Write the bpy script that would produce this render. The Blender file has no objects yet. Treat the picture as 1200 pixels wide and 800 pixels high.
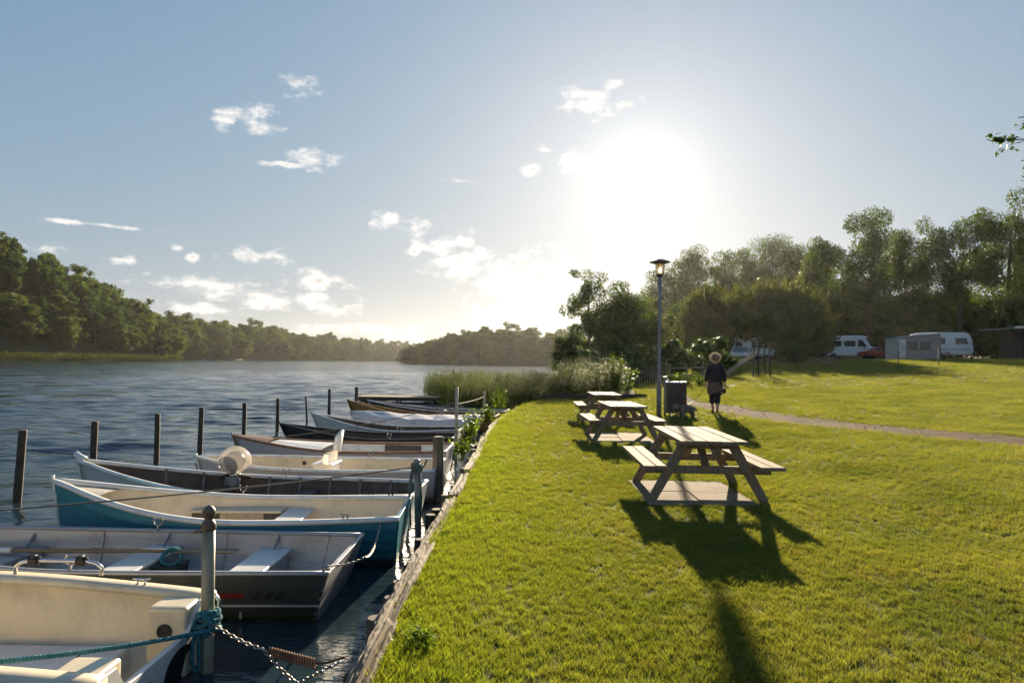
import bpy, bmesh, math, random
import numpy as np
from mathutils import Vector, Matrix, Quaternion

R = math.radians
sc = bpy.context.scene
col = sc.collection
random.seed(7)

# ---------------------------------------------------------------- camera
CAM_H = 1.65
pitch = math.atan(23 / 800)
roll = R(0.8)
f_ = Vector((0, math.cos(pitch), math.sin(pitch)))
r0 = Vector((1, 0, 0)); u0 = r0.cross(f_)
r_ = math.cos(roll) * r0 + math.sin(roll) * u0
u_ = -math.sin(roll) * r0 + math.cos(roll) * u0
cam = bpy.data.objects.new('camera', bpy.data.cameras.new('camera'))
col.objects.link(cam)
cam.data.sensor_width = 36.0
cam.data.lens = 24.0
cam.data.clip_start = 0.05
cam.data.clip_end = 9000
M = Matrix.Identity(4)
for i in range(3):
    M[i][0], M[i][1], M[i][2] = r_[i], u_[i], -f_[i]
M.translation = Vector((0, 0, CAM_H))
cam.matrix_world = M
sc.camera = cam

# ---------------------------------------------------------------- light
SUN_AZ, SUN_EL = 10.65, 14.7          # degrees, azimuth measured from +Y towards +X
S = Vector((math.sin(R(SUN_AZ)) * math.cos(R(SUN_EL)), math.cos(R(SUN_AZ)) * math.cos(R(SUN_EL)), math.sin(R(SUN_EL))))
sun = bpy.data.objects.new('sun', bpy.data.lights.new('sun', 'SUN'))
col.objects.link(sun)
sun.data.energy = 5.0
sun.data.angle = R(0.55)
sun.data.color = (1.0, 0.83, 0.60)
sun.rotation_euler = S.to_track_quat('Z', 'Y').to_euler()

sc.view_settings.view_transform = 'Standard'
sc.view_settings.look = 'None'
sc.view_settings.exposure = 1.6
sc.view_settings.gamma = 1.0
sc.view_settings.use_curve_mapping = False
sc.cycles.use_denoising = True
sc.cycles.max_bounces = 8
sc.cycles.diffuse_bounces = 3
sc.cycles.glossy_bounces = 3
sc.cycles.transmission_bounces = 4
sc.cycles.transparent_max_bounces = 8
sc.cycles.volume_bounces = 0
sc.cycles.use_adaptive_sampling = True
sc.cycles.adaptive_threshold = 0.02
sc.cycles.sample_clamp_indirect = 6.0

world = bpy.data.worlds.new('World')
sc.world = world
world.use_nodes = True


def build_world():
    nt = world.node_tree
    N, Lk = nt.nodes, nt.links
    N.clear()
    out = N.new('ShaderNodeOutputWorld')
    bg = N.new('ShaderNodeBackground')
    bg.inputs['Strength'].default_value = 0.09
    Lk.new(bg.outputs[0], out.inputs[0])
    sky = N.new('ShaderNodeTexSky')
    sky.sky_type = 'NISHITA'
    sky.sun_disc = False
    sky.sun_elevation = R(SUN_EL)
    sky.sun_rotation = R(SUN_AZ)
    sky.altitude = 50
    sky.air_density = 1.25
    sky.dust_density = 0.2
    sky.ozone_density = 1.6

    def val(op, a, b=None, c=None, clamp=False):
        n = N.new('ShaderNodeMath'); n.operation = op; n.use_clamp = clamp
        for i, x in enumerate((a, b, c)):
            if x is None: continue
            if isinstance(x, (int, float)): n.inputs[i].default_value = x
            else: Lk.new(x, n.inputs[i])
        return n.outputs[0]

    def vec(op, a, b=None, c=None, out_i=0):
        n = N.new('ShaderNodeVectorMath'); n.operation = op
        for i, x in enumerate((a, b, c)):
            if x is None: continue
            if isinstance(x, (tuple, list)): n.inputs[i].default_value = x
            else: Lk.new(x, n.inputs[i])
        return n.outputs[out_i]

    tc = N.new('ShaderNodeTexCoord')
    d = tc.outputs['Generated']
    sep = N.new('ShaderNodeSeparateXYZ'); Lk.new(d, sep.inputs[0])
    az = val('ARCTAN2', sep.outputs[0], sep.outputs[1])
    el = val('ARCSINE', sep.outputs[2])
    cb = N.new('ShaderNodeCombineXYZ')
    Lk.new(az, cb.inputs[0]); Lk.new(el, cb.inputs[1])
    ae = cb.outputs[0]
    # ---- cumulus puffs: (azimuth, elevation, half-width, half-height) in degrees
    puffs = CLOUDS
    dist = None
    for (a, e, w, h) in puffs:
        w, h = w * 1.35, h * 1.3
        sx, sy = 1 / R(w), 1 / R(h)
        v = vec('MULTIPLY_ADD', ae, (sx, sy, 0), (-R(a) * sx, -R(e) * sy, 0))
        ln = vec('LENGTH', v, out_i=1)
        ln = ln if ln.type == 'VALUE' else ln
        dist = ln if dist is None else val('MINIMUM', dist, ln)
    # fractal edges
    sc_v = vec('MULTIPLY', ae, (1.0, 1.7, 1.0))
    n1 = N.new('ShaderNodeTexNoise'); n1.inputs['Scale'].default_value = 30
    n1.inputs['Detail'].default_value = 9; n1.inputs['Roughness'].default_value = 0.6
    Lk.new(sc_v, n1.inputs['Vector'])
    dens = val('ADD', val('SUBTRACT', 1.0, dist), val('MULTIPLY', val('SUBTRACT', n1.outputs[0], 0.55), 3.4))
    # same kind of fair-weather cloud all round the sky, sparse, low over the horizon
    n2 = N.new('ShaderNodeTexNoise'); n2.inputs['Scale'].default_value = 5.5
    n2.inputs['Detail'].default_value = 8; n2.inputs['Roughness'].default_value = 0.6
    Lk.new(vec('MULTIPLY', ae, (1.0, 3.4, 1.0)), n2.inputs['Vector'])
    low = N.new('ShaderNodeMapRange'); low.inputs[1].default_value = R(16); low.inputs[2].default_value = R(2)
    Lk.new(el, low.inputs[0])
    band = val('MULTIPLY', val('SUBTRACT', n2.outputs[0], val('SUBTRACT', 0.80, val('MULTIPLY', low.outputs[0], 0.29))), 5.0)
    band = val('MULTIPLY', band, 0.75)
    dens = val('MAXIMUM', dens, band)
    mask = N.new('ShaderNodeMapRange'); mask.interpolation_type = 'SMOOTHSTEP'
    mask.inputs[1].default_value = -0.05; mask.inputs[2].default_value = 1.0
    Lk.new(dens, mask.inputs[0])
    core = N.new('ShaderNodeMapRange'); core.interpolation_type = 'SMOOTHSTEP'
    core.inputs[1].default_value = 0.75; core.inputs[2].default_value = 1.5
    Lk.new(dens, core.inputs[0])
    # angle to the sun: forward scattering makes cloud and thin haze brighter there
    dot = vec('DOT_PRODUCT', d, tuple(S), out_i=1)
    ang = val('ARCCOSINE', val('MINIMUM', dot, 0.99999))
    near = val('POWER', 2.718, val('MULTIPLY', ang, -1 / R(9.5)))
    tight = val('POWER', 2.718, val('MULTIPLY', ang, -1 / R(2.6)))
    edge_c = N.new('ShaderNodeMix'); edge_c.data_type = 'RGBA'
    edge_c.inputs[6].default_value = (4.1, 3.95, 3.75, 1); edge_c.inputs[7].default_value = (4.3, 4.15, 3.85, 1)
    Lk.new(near, edge_c.inputs[0])
    core_c = N.new('ShaderNodeMix'); core_c.data_type = 'RGBA'
    core_c.inputs[7].default_value = (2.0, 1.8, 1.6, 1)
    Lk.new(core.outputs[0], core_c.inputs[0]); Lk.new(edge_c.outputs[2], core_c.inputs[6])
    # aureole of thin haze around the sun
    aure = N.new('ShaderNodeMix'); aure.data_type = 'RGBA'; aure.blend_type = 'ADD'
    aure.inputs[0].default_value = 1.0
    ac = vec('SCALE', (1.0, 0.94, 0.84))
    sn = ac.node
    Lk.new(val('ADD', val('MULTIPLY', near, AURE[0]), val('MULTIPLY', tight, AURE[1])), sn.inputs['Scale'])
    # soft shoulder: the photograph holds detail in the bright sky
    sk = vec('MULTIPLY', sky.outputs[0], (0.58, 0.84, 1.60))
    sh = vec('DIVIDE', sk, vec('MULTIPLY_ADD', sk, (1 / SKY_W,) * 3, (1.0, 1.0, 1.0)))
    Lk.new(sh, aure.inputs[6]); Lk.new(ac, aure.inputs[7])
    mx = N.new('ShaderNodeMix'); mx.data_type = 'RGBA'
    Lk.new(val('MULTIPLY', mask.outputs[0], 0.92), mx.inputs[0])
    Lk.new(aure.outputs[2], mx.inputs[6]); Lk.new(core_c.outputs[2], mx.inputs[7])
    Lk.new(mx.outputs[2], bg.inputs['Color'])


HAZE_D, HAZE_G = 0.00006, 0.62
SKY_W = 2.5
AURE = (1.5, 1.7)
CLOUDS = [  # az, el, half width, half height (deg)
    (-17.94, 20.95, 1.45, 0.84), (-20.97, 18.37, 1.79, 1.1), (-23.08, 17.9, 0.86, 0.84), (-16.49, 15.63, 1.88, 0.84),
    (-18.65, 15.11, 2.76, 0.26), (6.35, 20.9, 2.7, 1.07), (8.12, 22.04, 1.2, 0.56), (1.67, 15.77, 1.08, 0.6),
    (2.73, 17.37, 0.72, 0.4), (6.97, 16.2, 3.39, 1.32), (-4.65, 14.76, 1.0, 0.27), (-10.81, 11.43, 1.26, 0.68),
    (-8.28, 11.0, 1.41, 1.1), (-8.18, 8.92, 0.71, 0.56), (-5.84, 9.35, 2.14, 1.12), (-4.07, 9.75, 1.07, 0.98),
    (-3.68, 8.14, 3.6, 1.5), (-0.07, 6.29, 4.2, 2.5), (2.94, 7.25, 2.6, 2.3), (0.68, 4.16, 4.8, 1.5),
    (-20.21, 7.9, 2.18, 0.73), (-15.81, 6.18, 2.97, 0.82), (-23.67, 7.66, 0.54, 0.39), (-25.22, 7.61, 0.47, 0.38),
    (-26.29, 8.16, 0.46, 0.32), (-24.34, 5.6, 4.2, 0.66), (-19.37, 4.67, 5.0, 0.8), (-14.77, 4.02, 2.44, 0.62),
    (-24.88, 3.63, 3.14, 0.52), (-30.06, 6.97, 0.92, 0.43), (-34.69, 7.31, 1.18, 0.47), (-31.72, 9.29, 3.79, 0.18),
    (-12.02, 2.5, 4.87, 0.49), (-28.17, 6.18, 0.45, 0.31),
]
build_world()


# ---------------------------------------------------------------- helpers
def tag(o, label=None, cat=None, group=None, kind=None):
    if label: o['label'] = label
    if cat: o['category'] = cat
    if group: o['group'] = group
    if kind: o['kind'] = kind
    return o


def empty(name, loc=(0, 0, 0), rz=0.0, label=None, cat=None, group=None):
    o = bpy.data.objects.new(name, None)
    col.objects.link(o)
    o.empty_display_size = 0.2
    o.location = loc
    o.rotation_euler = (0, 0, rz)
    return tag(o, label, cat, group)


def link(name, me, parent=None, loc=None, rot=None):
    o = bpy.data.objects.new(name, me)
    col.objects.link(o)
    if parent is not None: o.parent = parent
    if loc is not None: o.location = loc
    if rot is not None: o.rotation_euler = rot
    return o


def copy_tree(o, parent=None):
    c = o.copy()
    col.objects.link(c)
    c.parent = parent
    for ch in o.children:
        copy_tree(ch, c)
    return c


def np_mesh(name, V, F, material=None, smooth=False):
    V = np.asarray(V, dtype=np.float32); F = np.asarray(F, dtype=np.int32)
    k = F.shape[1]
    me = bpy.data.meshes.new(name)
    me.vertices.add(len(V)); me.vertices.foreach_set('co', V.ravel())
    me.loops.add(F.size); me.loops.foreach_set('vertex_index', F.ravel())
    me.polygons.add(len(F)); me.polygons.foreach_set('loop_start', np.arange(0, F.size, k, dtype=np.int32))
    if smooth: me.polygons.foreach_set('use_smooth', np.ones(len(F), dtype=bool))
    me.update(calc_edges=True)
    if material: me.materials.append(material)
    return me


class MB:
    """collects shapes for ONE mesh"""
    def __init__(self): self.v = []; self.f = []; self.s = []

    def add(self, vs, fs, smooth=False):
        b = len(self.v)
        self.v += [tuple(p) for p in vs]
        for f in fs:
            self.f.append(tuple(i + b for i in f)); self.s.append(smooth)
        return self

    def box(self, c, size, rot=None, taper=1.0):
        sx, sy, sz = size[0] / 2, size[1] / 2, size[2] / 2
        vs = []
        for z in (-1, 1):
            t = taper if z > 0 else 1
            for x, y in ((-1, -1), (1, -1), (1, 1), (-1, 1)):
                vs.append(Vector((x * sx * t, y * sy * t, z * sz)))
        if rot is not None: vs = [rot @ p for p in vs]
        vs = [p + Vector(c) for p in vs]
        return self.add(vs, [(0, 3, 2, 1), (4, 5, 6, 7), (0, 1, 5, 4), (1, 2, 6, 5), (2, 3, 7, 6), (3, 0, 4, 7)])

    def bar(self, a, b, w, h, up=(0, 0, 1)):
        a, b = Vector(a), Vector(b)
        d = (b - a); L = d.length; d.normalize()
        s = d.cross(Vector(up))
        if s.length < 1e-4: s = d.cross(Vector((1, 0, 0)))
        s.normalize(); u = s.cross(d)
        m = Matrix((d, s, u)).transposed()
        return self.box((a + b) / 2, (L, w, h), m)

    def tube(self, pts, r, n=8, cap=True, smooth=True):
        pts = [Vector(p) for p in pts]
        if isinstance(r, (int, float)): r = [r] * len(pts)
        vs, fs = [], []
        ref = Vector((0.13, 0.21, 0.97))
        prev = None
        for i, p in enumerate(pts):
            d = (pts[min(i + 1, len(pts) - 1)] - pts[max(i - 1, 0)])
            if d.length < 1e-9: d = Vector((0, 0, 1))
            d.normalize()
            if prev is None:
                s = d.cross(ref)
                if s.length < 1e-3: s = d.cross(Vector((1, 0, 0)))
            else:
                s = prev - d * prev.dot(d)
                if s.length < 1e-4: s = d.cross(ref)
            s.normalize(); prev = s
            t = d.cross(s)
            for k in range(n):
                a = 2 * math.pi * k / n
                vs.append(p + r[i] * (math.cos(a) * s + math.sin(a) * t))
        for i in range(len(pts) - 1):
            for k in range(n):
                k2 = (k + 1) % n
                fs.append((i * n + k, i * n + k2, (i + 1) * n + k2, (i + 1) * n + k))
        self.add(vs, fs, smooth)
        if cap:
            b = len(self.v) - len(vs)
            self.f.append(tuple(b + k for k in range(n - 1, -1, -1))); self.s.append(False)
            e = b + (len(pts) - 1) * n
            self.f.append(tuple(e + k for k in range(n))); self.s.append(False)
        return self

    def lathe(self, prof, c=(0, 0, 0), n=16, smooth=True):
        vs, fs = [], []
        for (r, z) in prof:
            for k in range(n):
                a = 2 * math.pi * k / n
                vs.append((c[0] + r * math.cos(a), c[1] + r * math.sin(a), c[2] + z))
        for i in range(len(prof) - 1):
            for k in range(n):
                k2 = (k + 1) % n
                fs.append((i * n + k, i * n + k2, (i + 1) * n + k2, (i + 1) * n + k))
        self.add(vs, fs, smooth)
        b = len(self.v) - len(vs)
        self.f.append(tuple(b + k for k in range(n - 1, -1, -1))); self.s.append(False)
        e = b + (len(prof) - 1) * n
        self.f.append(tuple(e + k for k in range(n))); self.s.append(False)
        return self

    def torus(self, c, R1, r, rot=None, n=14, m=6, squash=1.0):
        vs, fs = [], []
        for i in range(n):
            a = 2 * math.pi * i / n
            for k in range(m):
                b = 2 * math.pi * k / m
                p = Vector(((R1 + r * math.cos(b)) * math.cos(a), (R1 + r * math.cos(b)) * math.sin(a) * squash, r * math.sin(b)))
                if rot is not None: p = rot @ p
                vs.append(p + Vector(c))
        for i in range(n):
            for k in range(m):
                fs.append((i * m + k, ((i + 1) % n) * m + k, ((i + 1) % n) * m + (k + 1) % m, i * m + (k + 1) % m))
        return self.add(vs, fs, True)

    def prism(self, poly, depth, mat4=None):
        """poly: (x,z) outline extruded along y, centred"""
        n = len(poly)
        vs = [Vector((x, -depth / 2, z)) for x, z in poly] + [Vector((x, depth / 2, z)) for x, z in poly]
        if mat4 is not None: vs = [mat4 @ p for p in vs]
        fs = [tuple(range(n)), tuple(range(2 * n - 1, n - 1, -1))]
        for i in range(n):
            j = (i + 1) % n
            fs.append((j, i, n + i, n + j))
        return self.add(vs, fs)

    def mesh(self, name, material=None, bevel=0.0, seg=1):
        me = bpy.data.meshes.new(name)
        me.from_pydata(self.v, [], self.f)
        me.polygons.foreach_set('use_smooth', self.s)
        if bevel > 0:
            bm = bmesh.new(); bm.from_mesh(me)
            bmesh.ops.recalc_face_normals(bm, faces=bm.faces)
            es = [e for e in bm.edges if e.is_manifold and e.calc_face_angle(0) > 0.5]
            bmesh.ops.bevel(bm, geom=es, offset=bevel, segments=seg, affect='EDGES', profile=0.6)
            bm.to_mesh(me); bm.free()
        else:
            bm = bmesh.new(); bm.from_mesh(me)
            bmesh.ops.recalc_face_normals(bm, faces=bm.faces)
            bm.to_mesh(me); bm.free()
        me.update()
        if material: me.materials.append(material)
        return me

    def build(self, name, material=None, parent=None, loc=None, bevel=0.0, seg=1, rot=None):
        return link(name, self.mesh(name, material, bevel, seg), parent, loc, rot)


def ss(a, b, x):
    t = np.clip((np.asarray(x, dtype=float) - a) / (b - a), 0, 1)
    return t * t * (3 - 2 * t)


# ---------------------------------------------------------------- materials
def new_mat(name):
    m = bpy.data.materials.new(name); m.use_nodes = True
    nt = m.node_tree
    return m, nt, nt.nodes, nt.links, nt.nodes['Principled BSDF']


def mat(name, c1, c2=None, rough=0.6, scale=6.0, stretch=(1, 1, 1), bump=0.0, bscale=40.0, metal=0.0, spec=0.4,
        detail=6, lo=0.35, hi=0.65, dirt=None, dirt_amt=0.0, dirt_scale=3.0, alpha=None, trans=0.0, rvar=0.12, coat=0.0, bdist=0.01, waterline=False):
    """two-tone noise colour, optional dirt patches, bump and roughness variation"""
    m, nt, N, L, b = new_mat(name)
    tc = N.new('ShaderNodeTexCoord'); mp = N.new('ShaderNodeMapping')
    oi = N.new('ShaderNodeObjectInfo'); of = N.new('ShaderNodeVectorMath'); of.operation = 'MULTIPLY_ADD'
    of.inputs[1].default_value = (31.0, 17.0, 23.0); L.new(oi.outputs['Random'], of.inputs[0]); L.new(tc.outputs['Object'], of.inputs[2])
    L.new(of.outputs[0], mp.inputs[0]); mp.inputs['Scale'].default_value = stretch
    n = N.new('ShaderNodeTexNoise'); n.inputs['Scale'].default_value = scale
    n.inputs['Detail'].default_value = detail; n.inputs['Roughness'].default_value = 0.62
    L.new(mp.outputs[0], n.inputs['Vector'])
    if c2 is None: c2 = tuple(x * 0.78 for x in c1)
    rp = N.new('ShaderNodeValToRGB')
    rp.color_ramp.elements[0].position = lo; rp.color_ramp.elements[1].position = hi
    rp.color_ramp.elements[0].color = (*c2, 1); rp.color_ramp.elements[1].color = (*c1, 1)
    L.new(n.outputs[0], rp.inputs[0])
    colr = rp.outputs[0]
    if dirt is not None:
        dn = N.new('ShaderNodeTexNoise'); dn.inputs['Scale'].default_value = dirt_scale
        dn.inputs['Detail'].default_value = 8; dn.inputs['Roughness'].default_value = 0.7
        L.new(of.outputs[0], dn.inputs['Vector'])
        mr = N.new('ShaderNodeMapRange'); mr.inputs[1].default_value = 0.48; mr.inputs[2].default_value = 0.72
        mr.inputs[4].default_value = dirt_amt
        L.new(dn.outputs[0], mr.inputs[0])
        mx = N.new('ShaderNodeMix'); mx.data_type = 'RGBA'
        L.new(mr.outputs[0], mx.inputs[0]); L.new(colr, mx.inputs[6]); mx.inputs[7].default_value = (*dirt, 1)
        colr = mx.outputs[2]
    if waterline:
        # algae and scum line along the waterline of a hull (local z = 0 is the water)
        sx = N.new('ShaderNodeSeparateXYZ'); L.new(tc.outputs['Object'], sx.inputs[0])
        ad = N.new('ShaderNodeMath'); ad.operation = 'MULTIPLY_ADD'; ad.inputs[1].default_value = 0.16; L.new(n.outputs[0], ad.inputs[0]); L.new(sx.outputs[2], ad.inputs[2])
        wl = N.new('ShaderNodeMapRange'); wl.inputs[1].default_value = 0.20; wl.inputs[2].default_value = 0.10; wl.inputs[4].default_value = 0.8
        L.new(ad.outputs[0], wl.inputs[0]); mw = N.new('ShaderNodeMix'); mw.data_type = 'RGBA'
        L.new(wl.outputs[0], mw.inputs[0]); L.new(colr, mw.inputs[6]); mw.inputs[7].default_value = (0.045, 0.05, 0.022, 1); colr = mw.outputs[2]
    L.new(colr, b.inputs['Base Color'])
    rr = N.new('ShaderNodeMapRange'); rr.inputs[3].default_value = max(0.02, rough - rvar); rr.inputs[4].default_value = min(1, rough + rvar)
    L.new(n.outputs[0], rr.inputs[0]); L.new(rr.outputs[0], b.inputs['Roughness'])
    b.inputs['Metallic'].default_value = metal
    b.inputs['Specular IOR Level'].default_value = spec
    b.inputs['Coat Weight'].default_value = coat
    b.inputs['Transmission Weight'].default_value = trans
    if alpha is not None: b.inputs['Alpha'].default_value = alpha
    if bump > 0:
        bn = N.new('ShaderNodeTexNoise'); bn.inputs['Scale'].default_value = bscale; bn.inputs['Detail'].default_value = 5
        L.new(mp.outputs[0], bn.inputs['Vector'])
        bp = N.new('ShaderNodeBump'); bp.inputs['Strength'].default_value = bump; bp.inputs['Distance'].default_value = bdist
        L.new(bn.outputs[0], bp.inputs['Height']); L.new(bp.outputs[0], b.inputs['Normal'])
    return m


def leaf_mat(name, c1, c2, trans=0.45, tcol=None, scale=1.2, rough=0.5, gloss=0.08, dry=None, bank_tint=None):
    m, nt, N, L, b = new_mat(name)
    out = N['Material Output']
    geo = N.new('ShaderNodeNewGeometry')
    n = N.new('ShaderNodeTexNoise'); n.inputs['Scale'].default_value = scale; n.inputs['Detail'].default_value = 4
    L.new(geo.outputs['Position'], n.inputs['Vector'])
    rp = N.new('ShaderNodeValToRGB')
    rp.color_ramp.elements[0].position = 0.35; rp.color_ramp.elements[1].position = 0.66
    rp.color_ramp.elements[0].color = (*c2, 1); rp.color_ramp.elements[1].color = (*c1, 1)
    L.new(n.outputs[0], rp.inputs[0])
    cout = rp.outputs[0]
    if dry is not None:
        dn = N.new('ShaderNodeTexNoise'); dn.inputs['Scale'].default_value = 2.3; dn.inputs['Detail'].default_value = 8; dn.inputs['Roughness'].default_value = 0.7
        L.new(geo.outputs['Position'], dn.inputs['Vector'])
        dr = N.new('ShaderNodeMapRange'); dr.inputs[1].default_value = 0.52; dr.inputs[2].default_value = 0.70; dr.inputs[4].default_value = 0.75
        L.new(dn.outputs[0], dr.inputs[0]); dm = N.new('ShaderNodeMix'); dm.data_type = 'RGBA'
        L.new(dr.outputs[0], dm.inputs[0]); L.new(cout, dm.inputs[6]); dm.inputs[7].default_value = (*dry, 1); cout = dm.outputs[2]
    if bank_tint is not None:   # brighter, greener turf colour in a strip along the water
        sx = N.new('ShaderNodeSeparateXYZ'); L.new(geo.outputs['Position'], sx.inputs[0])
        ls = N.new('ShaderNodeMapRange'); ls.interpolation_type = 'SMOOTHSTEP'; ls.inputs[1].default_value = 2.6; ls.inputs[2].default_value = -0.6; ls.inputs[4].default_value = 0.85
        jt = N.new('ShaderNodeMath'); jt.operation = 'MULTIPLY_ADD'; jt.inputs[1].default_value = 2.2; L.new(n.outputs[0], jt.inputs[0]); L.new(sx.outputs[0], jt.inputs[2])
        L.new(jt.outputs[0], ls.inputs[0]); lm_ = N.new('ShaderNodeMix'); lm_.data_type = 'RGBA'
        L.new(ls.outputs[0], lm_.inputs[0]); L.new(cout, lm_.inputs[6]); lm_.inputs[7].default_value = (*bank_tint, 1); cout = lm_.outputs[2]
    rnd = N.new('ShaderNodeMapRange'); rnd.inputs[3].default_value = 0.72; rnd.inputs[4].default_value = 1.3
    L.new(geo.outputs['Random Per Island'], rnd.inputs[0])
    vm = N.new('ShaderNodeVectorMath'); vm.operation = 'SCALE'
    L.new(cout, vm.inputs[0]); L.new(rnd.outputs[0], vm.inputs['Scale'])
    L.new(vm.outputs[0], b.inputs['Base Color'])
    b.inputs['Roughness'].default_value = rough; b.inputs['Specular IOR Level'].default_value = gloss
    tr = N.new('ShaderNodeBsdfTranslucent')
    tv = N.new('ShaderNodeVectorMath'); tv.operation = 'MULTIPLY'
    L.new(vm.outputs[0], tv.inputs[0]); tv.inputs[1].default_value = tcol or (1.6, 1.5, 0.7)
    L.new(tv.outputs[0], tr.inputs[0])
    mx = N.new('ShaderNodeMixShader'); mx.inputs[0].default_value = trans
    L.new(b.outputs[0], mx.inputs[1]); L.new(tr.outputs[0], mx.inputs[2])
    L.new(mx.outputs[0], out.inputs[0])
    return m


MT = {}
MT['wood_table'] = mat('weathered_pine', (0.32, 0.24, 0.16), (0.19, 0.135, 0.09), rough=0.85, spec=0.12, scale=5, stretch=(11, 0.6, 11), bump=0.7, bscale=11, lo=0.40, hi=0.60, dirt=(0.11, 0.085, 0.06), dirt_amt=0.8, dirt_scale=4)
MT['wood_frame'] = mat('weathered_pine_frame', (0.30, 0.225, 0.155), (0.17, 0.125, 0.085), rough=0.8, scale=6, stretch=(6, 6, 1.4), bump=0.5, bscale=18, dirt=(0.10, 0.085, 0.06), dirt_amt=0.6)
MT['wood_grey'] = mat('silvered_timber', (0.31, 0.235, 0.155), (0.075, 0.053, 0.034), rough=0.85, scale=5, stretch=(9, 0.35, 9), bump=1.0, bscale=7, lo=0.36, hi=0.58, dirt=(0.07, 0.055, 0.035), dirt_amt=0.85, dirt_scale=2.5, bdist=0.02)
MT['wood_dark'] = mat('wet_dark_timber', (0.085, 0.062, 0.042), (0.03, 0.022, 0.016), rough=0.7, scale=6, stretch=(8, 8, 0.9), bump=0.7, bscale=14)
MT['wood_post'] = mat('grey_post_timber', (0.20, 0.165, 0.125), (0.095, 0.075, 0.055), rough=0.8, scale=6, stretch=(9, 9, 0.8), bump=0.8, bscale=14, dirt=(0.06, 0.07, 0.03), dirt_amt=0.6)
MT['concrete'] = mat('paving_concrete', (0.31, 0.25, 0.185), (0.20, 0.16, 0.115), rough=0.95, spec=0.08, scale=9, bump=0.35, bscale=90, dirt=(0.10, 0.085, 0.045), dirt_amt=0.8, dirt_scale=2.6)
MT['steel_post'] = mat('galvanised_weathered', (0.42, 0.39, 0.30), (0.27, 0.25, 0.18), rough=0.55, scale=9, stretch=(1, 1, 0.35), metal=0.25, bump=0.15, dirt=(0.12, 0.12, 0.05), dirt_amt=0.7, dirt_scale=5)
MT['bronze'] = mat('brown_cap', (0.17, 0.12, 0.085), (0.10, 0.07, 0.05), rough=0.5, metal=0.3, scale=20)
MT['chrome'] = mat('stainless', (0.75, 0.73, 0.70), (0.6, 0.58, 0.55), rough=0.22, metal=1.0, scale=12, rvar=0.08)
MT['chain'] = mat('galvanised_chain', (0.42, 0.40, 0.36), (0.22, 0.18, 0.13), rough=0.45, metal=0.8, scale=30)
MT['rust'] = mat('rusty_steel', (0.23, 0.10, 0.045), (0.10, 0.045, 0.025), rough=0.85, scale=40, bump=0.3)
MT['rope'] = mat('turquoise_rope', (0.045, 0.20, 0.23), (0.02, 0.11, 0.13), rough=0.85, scale=40, bump=0.4, bscale=150)
MT['rope_dark'] = mat('dark_rope', (0.10, 0.10, 0.09), (0.05, 0.05, 0.045), rough=0.9, scale=40)
MT['rope_green'] = mat('faded_green_rope', (0.11, 0.17, 0.15), (0.06, 0.09, 0.08), rough=0.9, scale=40)
MT['black'] = mat('black_plastic', (0.02, 0.02, 0.022), rough=0.45, scale=10)
MT['black_void'] = mat('void_black', (0.010, 0.010, 0.011), rough=0.7, scale=10)
MT['bark'] = mat('tree_bark', (0.12, 0.09, 0.065), (0.05, 0.038, 0.028), rough=0.95, scale=5, stretch=(5, 5, 0.7), bump=0.8, bscale=6, bdist=0.05)
MT['lamp_metal'] = mat('lamp_grey', (0.22, 0.235, 0.24), (0.17, 0.18, 0.185), rough=0.5, metal=0.2, scale=5, dirt=(0.12, 0.12, 0.10), dirt_amt=0.4)
MT['lamp_cap'] = mat('lamp_cap_dark', (0.12, 0.10, 0.085), rough=0.55, scale=8)
MT['glass_warm'] = mat('frosted_amber_glass', (0.88, 0.74, 0.50), (0.82, 0.68, 0.45), rough=0.35, trans=0.85, scale=5)
MT['car_glass'] = mat('dark_car_glass', (0.03, 0.035, 0.04), rough=0.08, spec=0.6, scale=4, rvar=0.03)
MT['white_paint'] = mat('white_vehicle_paint', (0.80, 0.80, 0.79), (0.74, 0.74, 0.73), rough=0.35, scale=3, coat=0.3)
MT['tyre'] = mat('tyre_rubber', (0.02, 0.02, 0.02), rough=0.85, scale=20)

# ================================================================ setting: ground, lake, path
WATER = -0.5
EDGE = [(-12, -0.98), (0, -0.92), (3.5, -0.90), (6.1, -0.88), (8.5, -0.83), (11.3, -0.75), (15, -0.66), (18.3, -0.53), (21, -0.28), (23.2, 0.03), (25.4, 0.52), (27.3, 0.99), (28.6, 1.35)]
EY = np.array([p[0] for p in EDGE], float); EX = np.array([p[1] for p in EDGE], float)
EX = EX + np.interp(EY, [0, 12, 24, 28], [0.19, 0.17, 0.12, 0.05])


def edge_x(y):
    y = np.asarray(y, float)
    e = np.interp(y, EY, EX)
    e = np.where(y > 28.6, np.interp(y, [28.6, 34, 60, 100, 180, 300], [1.35, 2.6, 4.0, 8, 16, 30]), e)
    return e


def hgt(x, y):
    x = np.asarray(x, float); y = np.asarray(y, float)
    h = 2.35 * ss(0, 1, (0.75 * (x - 3) + 0.45 * (y - 12)) / 58) + 0.12 * ss(4.2, 6.5, x)
    h = h + 13 * ss(96, 190, y) * ss(8, 38, x - 0.08 * y)
    h = h + 0.012 * np.sin(x * 1.7 + 0.6 * y) * np.sin(y * 1.3 - 0.4 * x) * ss(0, 3, x + 0.5)
    # soft lip down to the timber edging
    return h - 0.05 * (1 - ss(0, 0.22, x - edge_x(y))) * (y < 29)


def H(x, y): return float(hgt(x, y))


PATH = [(9.0, 8.5), (9.55, 11.0), (9.6, 12.6), (9.2, 15.0), (8.1, 17.6), (7.1, 20.1), (6.75, 22.2), (6.5, 24.4), (6.5, 26.5)]


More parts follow.
